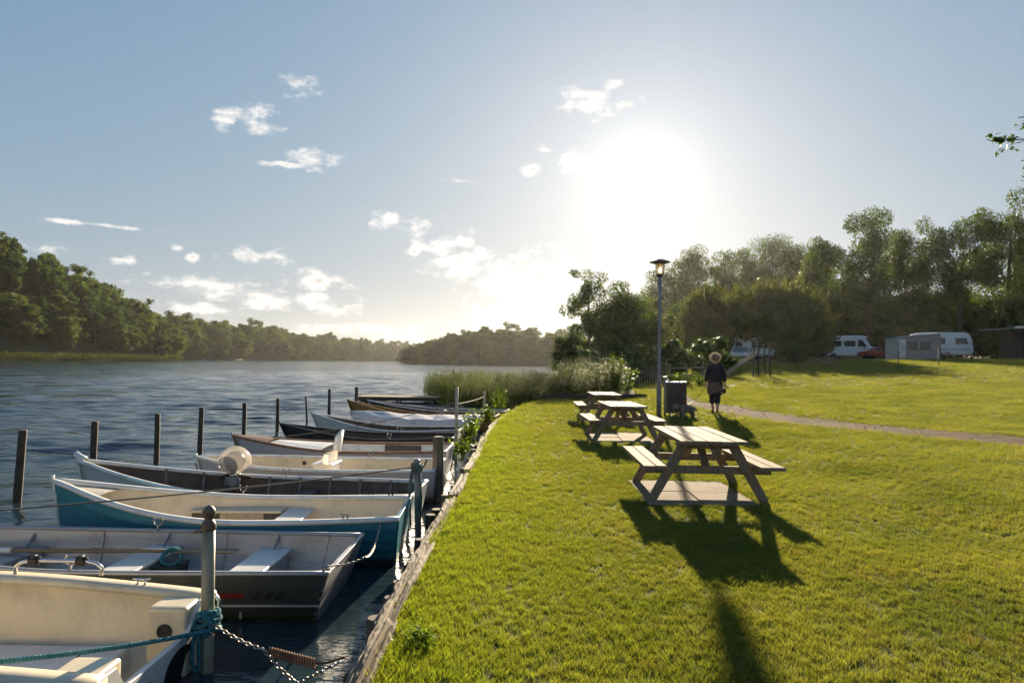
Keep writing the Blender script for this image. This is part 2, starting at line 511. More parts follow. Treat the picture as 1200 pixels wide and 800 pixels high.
def path_pts(n=90):
    P = np.array(PATH)
    # reference positions as seen on the photograph's ground: the near end leaves the frame on the right
    P = np.array([(13.6, 9.2), (12.0, 11.6), (10.2, 13.6), (8.9, 15.6), (7.8, 17.3), (7.05, 20.1), (6.7, 22.5), (6.4, 24.6), (6.6, 27.5), (7.4, 31)])
    t = np.linspace(0, len(P) - 1, n)
    k = np.arange(len(P))
    # Catmull-Rom
    out = []
    for tt in t:
        i = min(int(tt), len(P) - 2); u = tt - i
        p0, p1, p2, p3 = P[max(i - 1, 0)], P[i], P[i + 1], P[min(i + 2, len(P) - 1)]
        out.append(0.5 * ((2 * p1) + (-p0 + p2) * u + (2 * p0 - 5 * p1 + 4 * p2 - p3) * u * u + (-p0 + 3 * p1 - 3 * p2 + p3) * u ** 3))
    return np.array(out)


PP = path_pts()
PW = np.interp(np.arange(len(PP)), [0, 40, 60, 80, 90], [0.9, 0.88, 0.8, 0.6, 0.3])


def path_dist(x, y):
    d = np.full(np.shape(x), 1e9)
    for (px, py), w in zip(PP, PW):
        d = np.minimum(d, np.hypot(np.asarray(x) - px, np.asarray(y) - py) - w)
    return d


def ground_mat():
    m, nt, N, L, b = new_mat('lawn_soil')
    geo = N.new('ShaderNodeNewGeometry')
    def noise(s, det=6):
        n = N.new('ShaderNodeTexNoise'); n.inputs['Scale'].default_value = s; n.inputs['Detail'].default_value = det
        n.inputs['Roughness'].default_value = 0.65
        L.new(geo.outputs['Position'], n.inputs['Vector']); return n.outputs[0]
    r1 = N.new('ShaderNodeValToRGB'); r1.color_ramp.elements[0].position = 0.3; r1.color_ramp.elements[1].position = 0.7
    r1.color_ramp.elements[0].color = (0.075, 0.088, 0.012, 1); r1.color_ramp.elements[1].color = (0.165, 0.17, 0.028, 1)
    L.new(noise(0.7), r1.inputs[0])
    r2 = N.new('ShaderNodeValToRGB'); r2.color_ramp.elements[0].position = 0.35; r2.color_ramp.elements[1].position = 0.65
    r2.color_ramp.elements[0].color = (0.45, 0.45, 0.45, 1); r2.color_ramp.elements[1].color = (1.25, 1.2, 1.1, 1)
    L.new(noise(22, 8), r2.inputs[0])
    mx = N.new('ShaderNodeMix'); mx.data_type = 'RGBA'; mx.blend_type = 'MULTIPLY'; mx.inputs[0].default_value = 1
    L.new(r1.outputs[0], mx.inputs[6]); L.new(r2.outputs[0], mx.inputs[7])
    L.new(mx.outputs[2], b.inputs['Base Color'])
    b.inputs['Roughness'].default_value = 0.9; b.inputs['Specular IOR Level'].default_value = 0.15
    bp = N.new('ShaderNodeBump'); bp.inputs['Strength'].default_value = 0.9; bp.inputs['Distance'].default_value = 0.04
    L.new(noise(30, 8), bp.inputs['Height']); L.new(bp.outputs[0], b.inputs['Normal'])
    return m


MT['lawn'] = ground_mat()
MT['bed'] = mat('lake_bed', (0.03, 0.03, 0.02), rough=0.9, scale=0.4)
MT['path'] = mat('trodden_gravel', (0.19, 0.135, 0.088), (0.115, 0.082, 0.052), rough=1.0, spec=0.03, rvar=0.0, scale=2.2, bump=0.6, bscale=60, dirt=(0.15, 0.125, 0.07), dirt_amt=0.7, dirt_scale=1.1, bdist=0.02)
MT['hill'] = mat('woodland_floor', (0.05, 0.06, 0.02), (0.03, 0.035, 0.015), rough=0.95, scale=0.1)


def build_ground():
    # lawn sheet, rows follow the timber edge
    ys = np.concatenate([np.arange(-12, 2, 1.0), np.arange(2, 34, 0.35), np.arange(34, 100, 1.5), np.arange(100, 420, 10)])
    u = np.concatenate([np.array([0, 0.08, 0.16, 0.26, 0.4]), np.arange(0.65, 16, 0.4), np.arange(16, 70, 1.6), np.arange(72, 420, 12)])
    Y, U = np.meshgrid(ys, u, indexing='ij')
    X = edge_x(Y) + U
    Z = hgt(X, Y)
    V = np.stack([X, Y, Z], -1).reshape(-1, 3)
    ny, nx = X.shape
    i = np.arange(ny - 1)[:, None] * nx + np.arange(nx - 1)[None]
    F = np.stack([i, i + 1, i + nx + 1, i + nx], -1).reshape(-1, 4)
    # a skirt down to the water along the edge
    o = link('lawn', np_mesh('lawn', V, F, MT['lawn'], True)); tag(o, kind='structure')
    e = np.arange(ny) * nx
    SV = np.concatenate([V[e] + [0.004, 0, -0.003], V[e] * [1, 1, 0] + [0.004, 0, -1.6]])
    SF = np.array([(k, k + 1, ny + k + 1, ny + k) for k in range(ny - 1)])
    o = link('bank', np_mesh('bank', SV, SF, MT['bed'], False)); tag(o, kind='structure')
    # lake bed / everything beyond, one sheet to the horizon
    o = link('ground', np_mesh('ground', [(-1500, -350, -1.6), (1500, -350, -1.6), (1500, 1600, -1.6), (-1500, 1600, -1.6)], [(0, 1, 2, 3)], MT['bed'])); tag(o, kind='structure')
    # path
    n = len(PP); T = np.gradient(PP, axis=0); T /= np.linalg.norm(T, axis=1)[:, None]
    Nn = np.stack([-T[:, 1], T[:, 0]], 1)
    rng = np.random.default_rng(3)
    cols = np.linspace(-1, 1, 9)
    jl = np.convolve(rng.normal(0, 0.16, n + 6), np.ones(3) / 3, 'same')[3:-3]; jr = np.convolve(rng.normal(0, 0.16, n + 6), np.ones(3) / 3, 'same')[3:-3]
    V = []
    for k in range(n):
        for c in cols:
            w = PW[k] + (jl[k] if c < 0 else jr[k])
            p = PP[k] + Nn[k] * c * w
            V.append((p[0], p[1], H(p[0], p[1]) + 0.008 - 0.0 + 0.004 * math.sin(k * 1.3 + c * 5)))
    i = np.arange(n - 1)[:, None] * 9 + np.arange(8)[None]
    F = np.stack([i, i + 1, i + 10, i + 9], -1).reshape(-1, 4)
    o = link('path', np_mesh('path', V, F, MT['path'], True)); tag(o, kind='structure')
    # loose stones on it
    mb = MB()
    for k in range(900):
        q = rng.integers(0, n); c = rng.uniform(-1.05, 1.05)
        p = PP[q] + Nn[q] * c * PW[q] + rng.normal(0, 0.08, 2)
        s = rng.uniform(0.008, 0.03)
        z = H(p[0], p[1]) + 0.01
        rot = Matrix.Rotation(rng.uniform(0, 6), 3, 'Z')
        mb.box((p[0], p[1], z), (s * 1.4, s, s * 0.7), rot, 0.6)
    o = mb.build('gravel', MT['concrete']); tag(o, 'loose pale stones scattered along the trodden path', 'gravel', kind='stuff')


build_ground()


def water_mat():
    m, nt, N, L, b = new_mat('lake_water')
    geo = N.new('ShaderNodeNewGeometry')
    b.inputs['Base Color'].default_value = (0.018, 0.034, 0.042, 1)
    b.inputs['Roughness'].default_value = 0.10
    b.inputs['IOR'].default_value = 1.33
    b.inputs['Specular IOR Level'].default_value = 0.5
    mp = N.new('ShaderNodeMapping'); mp.inputs['Scale'].default_value = (0.45, 1.0, 1.0); mp.inputs['Rotation'].default_value = (0, 0, R(-12))
    L.new(geo.outputs['Position'], mp.inputs[0])
    def noise(s, det):
        n = N.new('ShaderNodeTexNoise'); n.inputs['Scale'].default_value = s; n.inputs['Detail'].default_value = det
        L.new(mp.outputs[0], n.inputs['Vector']); return n.outputs[0]
    b1 = N.new('ShaderNodeBump'); b1.inputs['Strength'].default_value = 1.0; b1.inputs['Distance'].default_value = 0.12
    L.new(noise(1.3, 3), b1.inputs['Height'])
    b0 = N.new('ShaderNodeBump'); b0.inputs['Strength'].default_value = 1.0; b0.inputs['Distance'].default_value = 0.8
    L.new(noise(0.2, 4), b0.inputs['Height']); L.new(b0.outputs[0], b1.inputs['Normal'])
    b2 = N.new('ShaderNodeBump'); b2.inputs['Strength'].default_value = 1.0; b2.inputs['Distance'].default_value = 0.022
    L.new(noise(7, 4), b2.inputs['Height']); L.new(b1.outputs[0], b2.inputs['Normal'])
    L.new(b2.outputs[0], b.inputs['Normal'])
    # the little harbour between boats and bank is sheltered: flatten the big chop there
    sep = N.new('ShaderNodeSeparateXYZ'); L.new(geo.outputs['Position'], sep.inputs[0])
    mr = N.new('ShaderNodeMapRange'); mr.inputs[1].default_value = -9; mr.inputs[2].default_value = -5
    mr.inputs[3].default_value = 1.0; mr.inputs[4].default_value = 0.16
    L.new(sep.outputs[0], mr.inputs[0]); 
    far = N.new('ShaderNodeMapRange'); far.inputs[1].default_value = 24; far.inputs[2].default_value = 32
    L.new(sep.outputs[1], far.inputs[0])
    mxv = N.new('ShaderNodeMath'); mxv.operation = 'MAXIMUM'
    L.new(mr.outputs[0], mxv.inputs[0]); L.new(far.outputs[0], mxv.inputs[1])
    L.new(mxv.outputs[0], b1.inputs['Strength']); L.new(mxv.outputs[0], b0.inputs['Strength'])
    return m


def build_water():
    xs = np.concatenate([-np.geomspace(1480, 70, 24), -np.geomspace(68, 12, 70), np.arange(-11.9, 8, 0.11), np.array([30, 300, 1480])])
    ys = np.concatenate([np.array([-340, -30, -8]), np.arange(-2, 34, 0.11), np.geomspace(34.3, 120, 150), np.geomspace(124, 1580, 34)])
    X, Y = np.meshgrid(xs, ys, indexing='xy')
    rng = np.random.default_rng(5)
    Z = np.zeros_like(X)
    calm = np.maximum(np.interp(X, [-9, -5], [1, 0.28]), np.interp(Y, [24, 32], [0, 1]))
    dx = np.gradient(xs)[None, :] * np.ones_like(X); dy = np.gradient(ys)[:, None] * np.ones_like(X)
    for k in range(46):
        lam = np.exp(rng.uniform(np.log(0.45), np.log(3.2)))
        th = R(90 + rng.normal(0, 26) + 12)
        kx, ky = math.cos(th) * 2 * math.pi / lam, math.sin(th) * 2 * math.pi / lam
        res = np.clip(lam / (2.6 * dy) - 0.6, 0, 1) * np.clip(lam / (abs(math.cos(th)) + 0.05) / (2.6 * np.abs(dx)) - 0.6, 0, 1)
        Z += 0.0048 * lam * np.sin(kx * X + ky * Y + rng.uniform(0, 6.28)) * res * (1 if lam > 0.8 else 0.9)
    Z *= calm
    V = np.stack([X, Y, Z + WATER], -1).reshape(-1, 3)
    ny, nx = X.shape
    i = np.arange(ny - 1)[:, None] * nx + np.arange(nx - 1)[None]
    F = np.stack([i, i + 1, i + nx + 1, i + nx], -1).reshape(-1, 4)
    o = link('lake', np_mesh('lake', V, F, water_mat(), True)); tag(o, kind='structure')


build_water()

# ================================================================ grass
MT['grass'] = leaf_mat('grass_blades', (0.178, 0.188, 0.042), (0.10, 0.122, 0.026), trans=0.5, tcol=(1.6, 1.55, 0.65), scale=0.8, rough=0.55, gloss=0.2, dry=(0.19, 0.155, 0.055), bank_tint=(0.215, 0.265, 0.028))


def tuft(name, seed, n, rad, hmin, hmax, w):
    rng = random.Random(seed)
    V, F = [], []
    for k in range(n):
        a = rng.uniform(0, 6.28); r = rad * math.sqrt(rng.random())
        x, y = r * math.cos(a), r * math.sin(a)
        h = rng.uniform(hmin, hmax); la = rng.uniform(0, 6.28); ln = h * rng.uniform(0.15, 0.85)
        b = rng.uniform(0, 6.28); wx, wy = w * math.cos(b) / 2, w * math.sin(b) / 2
        mx, my = x + ln * 0.35 * math.cos(la), y + ln * 0.35 * math.sin(la)
        tx, ty = x + ln * math.cos(la), y + ln * math.sin(la)
        i = len(V)
        V += [(x - wx, y - wy, -0.006), (x + wx, y + wy, -0.006), (mx + wx * .8, my + wy * .8, h * 0.62), (mx - wx * .8, my - wy * .8, h * 0.62), (tx + wx * .2, ty + wy * .2, h), (tx - wx * .2, ty - wy * .2, h)]
        F += [(i, i + 1, i + 2, i + 3), (i + 3, i + 2, i + 4, i + 5)]
    return bpy.data.objects.new(name, np_mesh(name, V, F, MT['grass'], False))


SLABS = [(2.28, 8.78, 1.30, 1.62, -0.02), (2.36, 14.95, 1.35, 2.1, -0.03)]   # cx, cy, w, l, rot of the slab fields under the tables


def build_grass():
    rng = np.random.default_rng(11)
    tufts = [tuft('tuft_a', 1, 26, 0.055, 0.018, 0.046, 0.0036), tuft('tuft_b', 2, 22, 0.055, 0.022, 0.062, 0.0040), tuft('tuft_c', 3, 16, 0.05, 0.03, 0.085, 0.0046)]
    P, Rr, Sc, Vr = [], [], [], []
    zones = [(2.2, 6.5, 1300, 0.62), (6.5, 11, 720, 0.72), (11, 18, 280, 1.0), (18, 32, 90, 1.5), (32, 62, 22, 2.3)]
    for (y0, y1, dens, s) in zones:
        x1 = 0.80 * y1 + 1
        A = (y1 - y0) * (x1 + 1.2)
        n = int(A * dens)
        y = rng.uniform(y0, y1, n); x = rng.uniform(-1.2, x1, n)
        ex = edge_x(y)
        ok = (x > ex - 0.015) & (x < 0.80 * y + 1.0)
        ok &= path_dist(x, y) > rng.normal(-0.08, 0.16, n)
        for (cx, cy, w, l, a) in SLABS:
            c, sn = math.cos(-a), math.sin(-a)
            lx = (x - cx) * c - (y - cy) * sn; ly = (x - cx) * sn + (y - cy) * c
            ok &= ~((np.abs(lx) < w / 2 - 0.01) & (np.abs(ly) < l / 2 - 0.01))
        ok &= ~((y > 28.6) & (x < 5.2 + 0.15 * (y - 28.6)))
        x, y = x[ok], y[ok]
        z = hgt(x, y)
        clump = 0.5 + 0.5 * np.sin(x * 2.1 + 1.7 * np.sin(y * 0.9)) * np.sin(y * 1.7 + 1.3 * np.sin(x * 1.1))
        P.append(np.stack([x, y, z], 1)); m = len(x)
        Rr.append(np.stack([rng.normal(0, 0.12, m), rng.normal(0, 0.12, m), rng.uniform(0, 6.28, m)], 1))
        edge = np.exp(-(x - edge_x(y)) / 0.25) * (y < 28)
        # worn look: shorter in patches, longer along the timber edge
        Sc.append(s * rng.uniform(0.7, 1.15, m) * (0.85 + 0.22 * clump) * (1 + 0.7 * edge))
        v = rng.choice(3, m, p=[0.55, 0.36, 0.09]); Vr.append(v)
    P = np.concatenate(P); Rr = np.concatenate(Rr); Sc = np.concatenate(Sc); Vr = np.concatenate(Vr)
    me = bpy.data.meshes.new('grass'); me.vertices.add(len(P)); me.vertices.foreach_set('co', P.astype(np.float32).ravel())
    a = me.attributes.new('rot', 'FLOAT_VECTOR', 'POINT'); a.data.foreach_set('vector', Rr.astype(np.float32).ravel())
    a = me.attributes.new('scl', 'FLOAT', 'POINT'); a.data.foreach_set('value', Sc.astype(np.float32))
    a = me.attributes.new('vr', 'INT', 'POINT'); a.data.foreach_set('value', Vr.astype(np.int32))
    me.update()
    o = link('grass', me); tag(o, 'short sunlit mown grass covering the lawn', 'grass', kind='stuff')
    ng = bpy.data.node_groups.new('grass_nodes', 'GeometryNodeTree')
    ng.interface.new_socket('Geometry', in_out='INPUT', socket_type='NodeSocketGeometry')
    ng.interface.new_socket('Geometry', in_out='OUTPUT', socket_type='NodeSocketGeometry')
    gi = ng.nodes.new('NodeGroupInput'); go = ng.nodes.new('NodeGroupOutput'); jn = ng.nodes.new('GeometryNodeJoinGeometry')
    def attr(nm, ty):
        n = ng.nodes.new('GeometryNodeInputNamedAttribute'); n.data_type = ty; n.inputs['Name'].default_value = nm
        return n.outputs[0]
    ar, asc, av = attr('rot', 'FLOAT_VECTOR'), attr('scl', 'FLOAT'), attr('vr', 'INT')
    for k, t in enumerate(tufts):
        oi = ng.nodes.new('GeometryNodeObjectInfo'); oi.inputs['Object'].default_value = t; oi.inputs['As Instance'].default_value = True
        cmp_ = ng.nodes.new('FunctionNodeCompare'); cmp_.data_type = 'INT'; cmp_.operation = 'EQUAL'
        ia = [s for s in cmp_.inputs if s.type == 'INT']
        ng.links.new(av, ia[0]); ia[1].default_value = k
        ip = ng.nodes.new('GeometryNodeInstanceOnPoints')
        ng.links.new(gi.outputs[0], ip.inputs['Points']); ng.links.new(cmp_.outputs[0], ip.inputs['Selection'])
        ng.links.new(oi.outputs['Geometry'], ip.inputs['Instance']); ng.links.new(ar, ip.inputs['Rotation']); ng.links.new(asc, ip.inputs['Scale'])
        ng.links.new(ip.outputs[0], jn.inputs[0])
    ng.links.new(jn.outputs[0], go.inputs[0])
    md = o.modifiers.new('tufts', 'NODES'); md.node_group = ng


build_grass()

# ================================================================ trees
MT['leaf_oak'] = leaf_mat('leaf_broad', (0.064, 0.112, 0.016), (0.028, 0.056, 0.010), trans=0.48, scale=0.35)
MT['leaf_far'] = leaf_mat('leaf_beech', (0.060, 0.100, 0.016), (0.024, 0.048, 0.009), trans=0.4, scale=0.05, rough=0.7, gloss=0.1)
MT['leaf_far2'] = leaf_mat('leaf_beech_yellowish', (0.095, 0.130, 0.020), (0.048, 0.075, 0.012), trans=0.4, scale=0.05, rough=0.7, gloss=0.1)
MT['leaf_willow'] = leaf_mat('leaf_willow', (0.105, 0.125, 0.034), (0.055, 0.075, 0.022), trans=0.5, scale=0.5)
MT['leaf_poplar'] = leaf_mat('leaf_poplar', (0.074, 0.122, 0.022), (0.038, 0.068, 0.014), trans=0.42, scale=0.35)
MT['leaf_reed'] = leaf_mat('leaf_reed', (0.105, 0.14, 0.028), (0.05, 0.075, 0.014), trans=0.42, scale=0.9, rough=0.7, gloss=0.04)
MT['leaf_weed'] = leaf_mat('leaf_weed', (0.10, 0.16, 0.02), (0.055, 0.10, 0.012), trans=0.5, scale=3)


def leaf_arrays(C, Nrm, length, width, rng):
    """rhombic leaves: centre, facing normal"""
    n = len(C)
    t = rng.normal(0, 1, (n, 3)); t -= Nrm * np.sum(t * Nrm, 1)[:, None]; t /= np.linalg.norm(t, axis=1)[:, None] + 1e-9
    b = np.cross(Nrm, t)
    L = (length * rng.uniform(0.7, 1.3, n))[:, None]; W = (width * rng.uniform(0.7, 1.3, n))[:, None]
    V = np.stack([C - t * L / 2, C + b * W / 2 - t * L * .08, C + t * L / 2, C - b * W / 2 - t * L * .08], 1).reshape(-1, 3)
    F = np.arange(4 * n).reshape(n, 4)
    return V, F


def crown_clusters(rng, Rw, z0, z1, n, skew=0.5, csize=1.0):
    """clump centres spread through a lumpy egg-shaped crown"""
    C, Rd = [], []
    lob = rng.uniform(0, 6.28, 3)
    while len(C) < n:
        d = rng.normal(0, 1, 3); d /= np.linalg.norm(d)
        rr = 0.90 * rng.uniform(0.2, 1) ** 0.5
        a = math.atan2(d[1], d[0])
        lump = 1 + 0.13 * math.sin(2 * a + lob[0]) + 0.10 * math.sin(3 * a + 4 * d[2] + lob[1]) + 0.08 * math.sin(5 * d[2] + lob[2])
        zc = z0 + (z1 - z0) * (0.5 - 0.12 * skew); hz = (z1 - zc) if d[2] > 0 else (zc - z0)
        p = np.array([d[0] * Rw * rr * lump, d[1] * Rw * rr * lump, zc + d[2] * hz * rr * lump])
        C.append(p); Rd.append(Rw * rng.uniform(0.22, 0.38) * (1.1 - 0.35 * rr) * csize)
    return np.array(C), np.array(Rd)


def make_tree(name, seed, Ht, Rw, base, n_leaf, leaf, lm, n_cl=70, aspect=0.55, core=0.0, trunk_r=None, skew=0.5, lean=(0, 0), limb_n=22, label=None, group=None, cat='tree', flat=0.85, csize=1.0):
    """Empty > trunk (with limbs), crown"""
    rng = np.random.default_rng(seed)
    t = empty(name); tag(t, label, cat, group)
    C, Rd = crown_clusters(rng, Rw, base, Ht - Rw * 0.1, n_cl, skew, csize)
    C[:, 0] += lean[0] * (C[:, 2] / Ht) ** 1.5; C[:, 1] += lean[1] * (C[:, 2] / Ht) ** 1.5
    w = Rd ** 2; idx = rng.choice(n_cl, n_leaf, p=w / w.sum())
    d = rng.normal(0, 1, (n_leaf, 3)); d /= np.linalg.norm(d, axis=1)[:, None]
    rr = rng.uniform(0.35, 1.12, n_leaf) ** 0.6
    P = C[idx] + d * (Rd[idx] * rr)[:, None] * np.array([1.1, 1.1, flat])
    Nn = d * 0.6 + rng.normal(0, 0.55, (n_leaf, 3)) + np.array([0, 0, 0.35]); Nn /= np.linalg.norm(Nn, axis=1)[:, None]
    V, F = leaf_arrays(P, Nn, leaf, leaf * aspect, rng)
    if core > 0:
        bm = bmesh.new(); bmesh.ops.create_icosphere(bm, subdivisions=1, radius=1)
        iv = np.array([v.co for v in bm.verts]); itf = np.array([[v.index for v in f.verts] for f in bm.faces]); bm.free()
        qf = np.concatenate([itf, itf[:, 2:3]], 1)
        allV, allF = [V], [F]; off = len(V)
        tri = []
        for c, r in zip(C, Rd):
            vv = iv * (r * core) * rng.uniform(0.75, 1.2, (len(iv), 1)) * np.array([1.1, 1.1, flat]) + c
            allV.append(vv); tri.append(itf + off); off += len(vv)
        V = np.concatenate(allV)
        tri = np.concatenate(tri)
        me = bpy.data.meshes.new('crown')
        me.from_pydata(V.tolist(), [], F.tolist() + tri.tolist()); me.materials.append(lm)
    else:
        me = np_mesh('crown', V, F, lm)
    tr = trunk_r or Ht * 0.018
    mb = MB()
    zt = base + (Ht - base) * 0.7
    path = [Vector((lean[0] * (z / Ht) ** 1.5 + 0.10 * tr * 3 * math.sin(z * 0.7 + seed), lean[1] * (z / Ht) ** 1.5 + 0.1 * tr * 3 * math.cos(z * 0.6 + seed), z)) for z in np.linspace(-0.4, zt, 8)]
    mb.tube(path, [tr * (1.25 if k == 0 else 1) * (1 - 0.11 * k) for k in range(8)], 7)
    order = np.argsort(-Rd)[:limb_n]
    for q in order:
        c = Vector(C[q]); zs = max(base * 0.6, min(zt * 0.97, c.z - 0.55 * math.hypot(c.x, c.y)))
        k = min(7, max(0, (zs + 0.4) / (zt + 0.4) * 7)); a = path[int(k)].lerp(path[min(7, int(k) + 1)], k - int(k))
        mid = (a + c) / 2 + Vector((0, 0, 0.08 * Ht * 0.5)) + Vector(rng.normal(0, Rw * 0.05, 3))
        r0_ = tr * 0.42 * (1 - 0.07 * k)
        mb.tube([a, a.lerp(mid, 0.6), mid, c], [r0_, r0_ * 0.75, r0_ * 0.5, r0_ * 0.2], 5, cap=False)
    mb.build('trunk', MT['bark'], t)
    link('crown', me, t)
    return t


def place(t, x, y, rz=0.0, s=1.0, z=None, sz=None, label=None, group=None):
    t.location = (x, y, (H(x, y) if z is None else z))
    t.rotation_euler = (0, 0, rz); t.scale = (s, s, sz or s)
    tag(t, label, None, group)
    return t


# ---------------------------------------------------------------- far banks
def hillside(shore, inland, width, amp, rows=10):
    """strip of rising ground behind a shoreline; returns a function (u, w) -> point"""
    P = np.array(shore, float); D = np.array(inland, float); A = np.array(amp, float)
    seg = np.r_[0, np.cumsum(np.hypot(*np.diff(P, axis=0).T))]
    def at(u, w):
        s = u * seg[-1]
        x, y = np.interp(s, seg, P[:, 0]), np.interp(s, seg, P[:, 1])
        dx, dy = np.interp(s, seg, D[:, 0]), np.interp(s, seg, D[:, 1])
        a = np.interp(s, seg, A)
        return (x + dx * w, y + dy * w, WATER - 0.1 + 0.5 * float(ss(0, 3, w)) + a * min(1.0, w / width) ** 0.8)
    n = 60; V = []
    ws = [-2.0, 0.0, 2.0] + list(np.linspace(6, width * 2.2, rows))
    for i in range(n):
        for w in ws:
            p = at(i / (n - 1), max(w, 0)); q = at(i / (n - 1), 1.0); q0 = at(i / (n - 1), 0.0)
            if w < 0: p = (q0[0] + (q0[0] - q[0]) * 2, q0[1] + (q0[1] - q[1]) * 2, -1.5)
            V.append(p)
    m = len(ws)
    i = np.arange(n - 1)[:, None] * m + np.arange(m - 1)[None]
    F = np.stack([i, i + 1, i + m + 1, i + m], -1).reshape(-1, 4)
    o = link('hillside', np_mesh('hillside', V, F, MT['hill'], True)); tag(o, kind='structure')
    return at, seg[-1]


far_protos = []
for k in range(7):
    far_protos.append(make_tree('broadleaf_tree', 100 + k, 18.0, [6.0, 6.8, 5.4, 7.2, 6.2, 5.2, 6.6][k], [1.0, 0.6, 2.0, 1.2, 0.4, 1.6, 1.0][k], 6500, 0.74, MT['leaf_far'] if k % 3 else MT['leaf_far2'],
                                n_cl=64, aspect=0.75, core=0.5, skew=[0.5, 0.9, 0.2, 0.6, 1.0, 0.1, 0.7][k], limb_n=0, cat='tree', flat=0.85))
used = [False] * len(far_protos)


def far_tree(x, y, z, s, sz, rz, k, label, group):
    t = far_protos[k] if not used[k] else copy_tree(far_protos[k])
    used[k] = True
    t.location = (x, y, z); t.scale = (s, s, sz); t.rotation_euler = (0, 0, rz)
    tag(t, label, 'tree', group)


rng = random.Random(21)
# left bank: steep wooded hill
atL, lenL = hillside([(-174, 120), (-172, 230), (-169, 270), (-166, 335), (-176, 352), (-230, 366)],
                     [(-1, 0.1), (-1, 0.05), (-1, 0.12), (-0.9, 0.4), (-0.6, 0.8), (-0.3, 0.95)], 55, [54, 52, 43, 21, 10, 5])
for w, n, s in ((2.5, 24, 0.80), (9, 22, 0.95), (19, 20, 1.05), (31, 18, 1.05), (46, 16, 1.05)):
    for i in range(n):
        u = 0.20 + 0.78 * (i + rng.uniform(0.15, 0.85)) / n
        p = atL(u, w + rng.uniform(-2.5, 2.5))
        if p[0] < -0.80 * p[1] - 16: continue
        q = s * rng.uniform(0.92, 1.15)
        far_tree(p[0], p[1], p[2] - 0.3, q * 1.12, q * rng.uniform(0.9, 1.12), rng.uniform(0, 6.3), rng.randrange(7), 'broadleaf tree in the tall dark wood on the left bank', 'trees of the wood on the left bank')
# middle distance to the end of the lake
atM, lenM = hillside([(-300, 402), (-207, 425), (-195, 520), (-172, 680), (-120, 790), (-10, 850)],
                     [(-0.3, 0.9), (-0.9, 0.35), (-0.98, 0.15), (-0.9, 0.4), (-0.5, 0.87), (-0.2, 0.98)], 60, [20, 21, 18, 11, 6, 4])
for w, n, s in ((3, 42, 0.95), (15, 36, 1.12), (32, 28, 1.25)):
    for i in range(n):
        u = 0.10 + 0.88 * (i + rng.uniform(0.1, 0.9)) / n
        p = atM(u, w + rng.uniform(-4, 4))
        q = s * rng.uniform(0.9, 1.1)
        far_tree(p[0], p[1], p[2] - 0.3, q * 1.3, q * rng.uniform(0.9, 1.1), rng.uniform(0, 6.3), rng.randrange(7), 'small far-off tree on the wooded shore at the end of the lake', 'trees along the far end of the lake')
# the low wooded point that closes the lake on the right
atR, lenR = hillside([(-66, 400), (-56, 362), (-40, 340), (-12, 332), (30, 330), (95, 330)],
                     [(0.5, 0.85), (0.6, 0.8), (0.4, 0.9), (0, 1), (0, 1), (0, 1)], 45, [0.5, 1.5, 4, 8, 6.5, 5])
for w, n, s in ((2.5, 26, 0.72), (11, 23, 0.80), (22, 20, 0.86), (36, 15, 0.88)):
    for i in range(n):
        u = 0.04 + 0.94 * (i + rng.uniform(0.1, 0.9)) / n
        p = atR(u, w + rng.uniform(-3, 3))
        q = s * rng.uniform(0.88, 1.1) * min(1.0, 0.45 + 1.5 * u)
        far_tree(p[0], p[1], p[2] - 0.3, q * 1.25, q * rng.uniform(0.88, 1.1), rng.uniform(0, 6.3), rng.randrange(7), 'rounded tree on the wooded point beyond the reeds', 'trees on the wooded point across the water')


# ---------------------------------------------------------------- trees on our own bank
def near_tree(px_x, y, Ht, Rw, seed, lm, label, base=1.0, n_leaf=14000, leaf=0.24, name='broadleaf_tree', **kw):
    t = make_tree(name, seed, Ht, Rw, base, n_leaf, leaf, lm, label=label, **kw)
    t.location = (px_x, y, H(px_x, y) - 0.05)
    return t


O, P_, W_ = MT['leaf_oak'], MT['leaf_poplar'], MT['leaf_willow']
near_tree(7.2, 64, 10.6, 2.3, 301, P_, 'slim airy aspen standing alone above the reeds, left of the lamp', base=1.5, n_leaf=5200, leaf=0.24, name='aspen_tree', n_cl=46, skew=0.1, flat=1.1, csize=0.9)
near_tree(9.9, 62, 8.2, 3.5, 302, O, 'dense domed tree between the slim aspen and the lamp post', base=0.2, n_leaf=24000, leaf=0.22, n_cl=80)
near_tree(5.6, 66, 4.0, 2.3, 303, O, 'low round bush at the foot of the slim aspen', base=0.0, n_leaf=7000, leaf=0.2, name='bush', core=0.6, n_cl=40, cat='bush')
near_tree(13.4, 70, 7.6, 3.2, 304, W_, 'rounded tree directly behind the lamp post', base=0.2, n_leaf=13000, leaf=0.22, core=0.5)
near_tree(7.9, 58, 3.2, 1.9, 317, W_, 'pale leafy bush in front of the domed tree, behind the reeds', base=0.0, n_leaf=6000, leaf=0.18, name='bush', core=0.4, n_cl=36, cat='bush')
for x, y, ht, rw, sd, nl, lab in (
        (28.9, 160, 15.5, 6.0, 318, 11000, 'lowest hazy skyline tree, just behind the rounded tree at the lamp post'),
        (36.0, 165, 17.6, 6.6, 305, 12000, 'hazy skyline tree seen right behind the lamp head'),
        (45.6, 170, 19.6, 7.2, 306, 14000, 'hazy skyline tree right of the lamp with a twiggy round top'),
        (56.8, 176, 17.6, 7.0, 307, 13000, 'hazy skyline tree above the left willow'),
        (67.8, 178, 22.6, 9.5, 308, 18000, 'largest round tree on the skyline, above the broad willow'),
        (79.0, 178, 20.0, 8.0, 309, 15000, 'round skyline tree between the broad willow and the poplars'),
):
    near_tree(x, y, ht, rw, sd, O, lab, base=1.0, n_leaf=int(nl * 1.5), leaf=0.43, n_cl=80, csize=1.05)
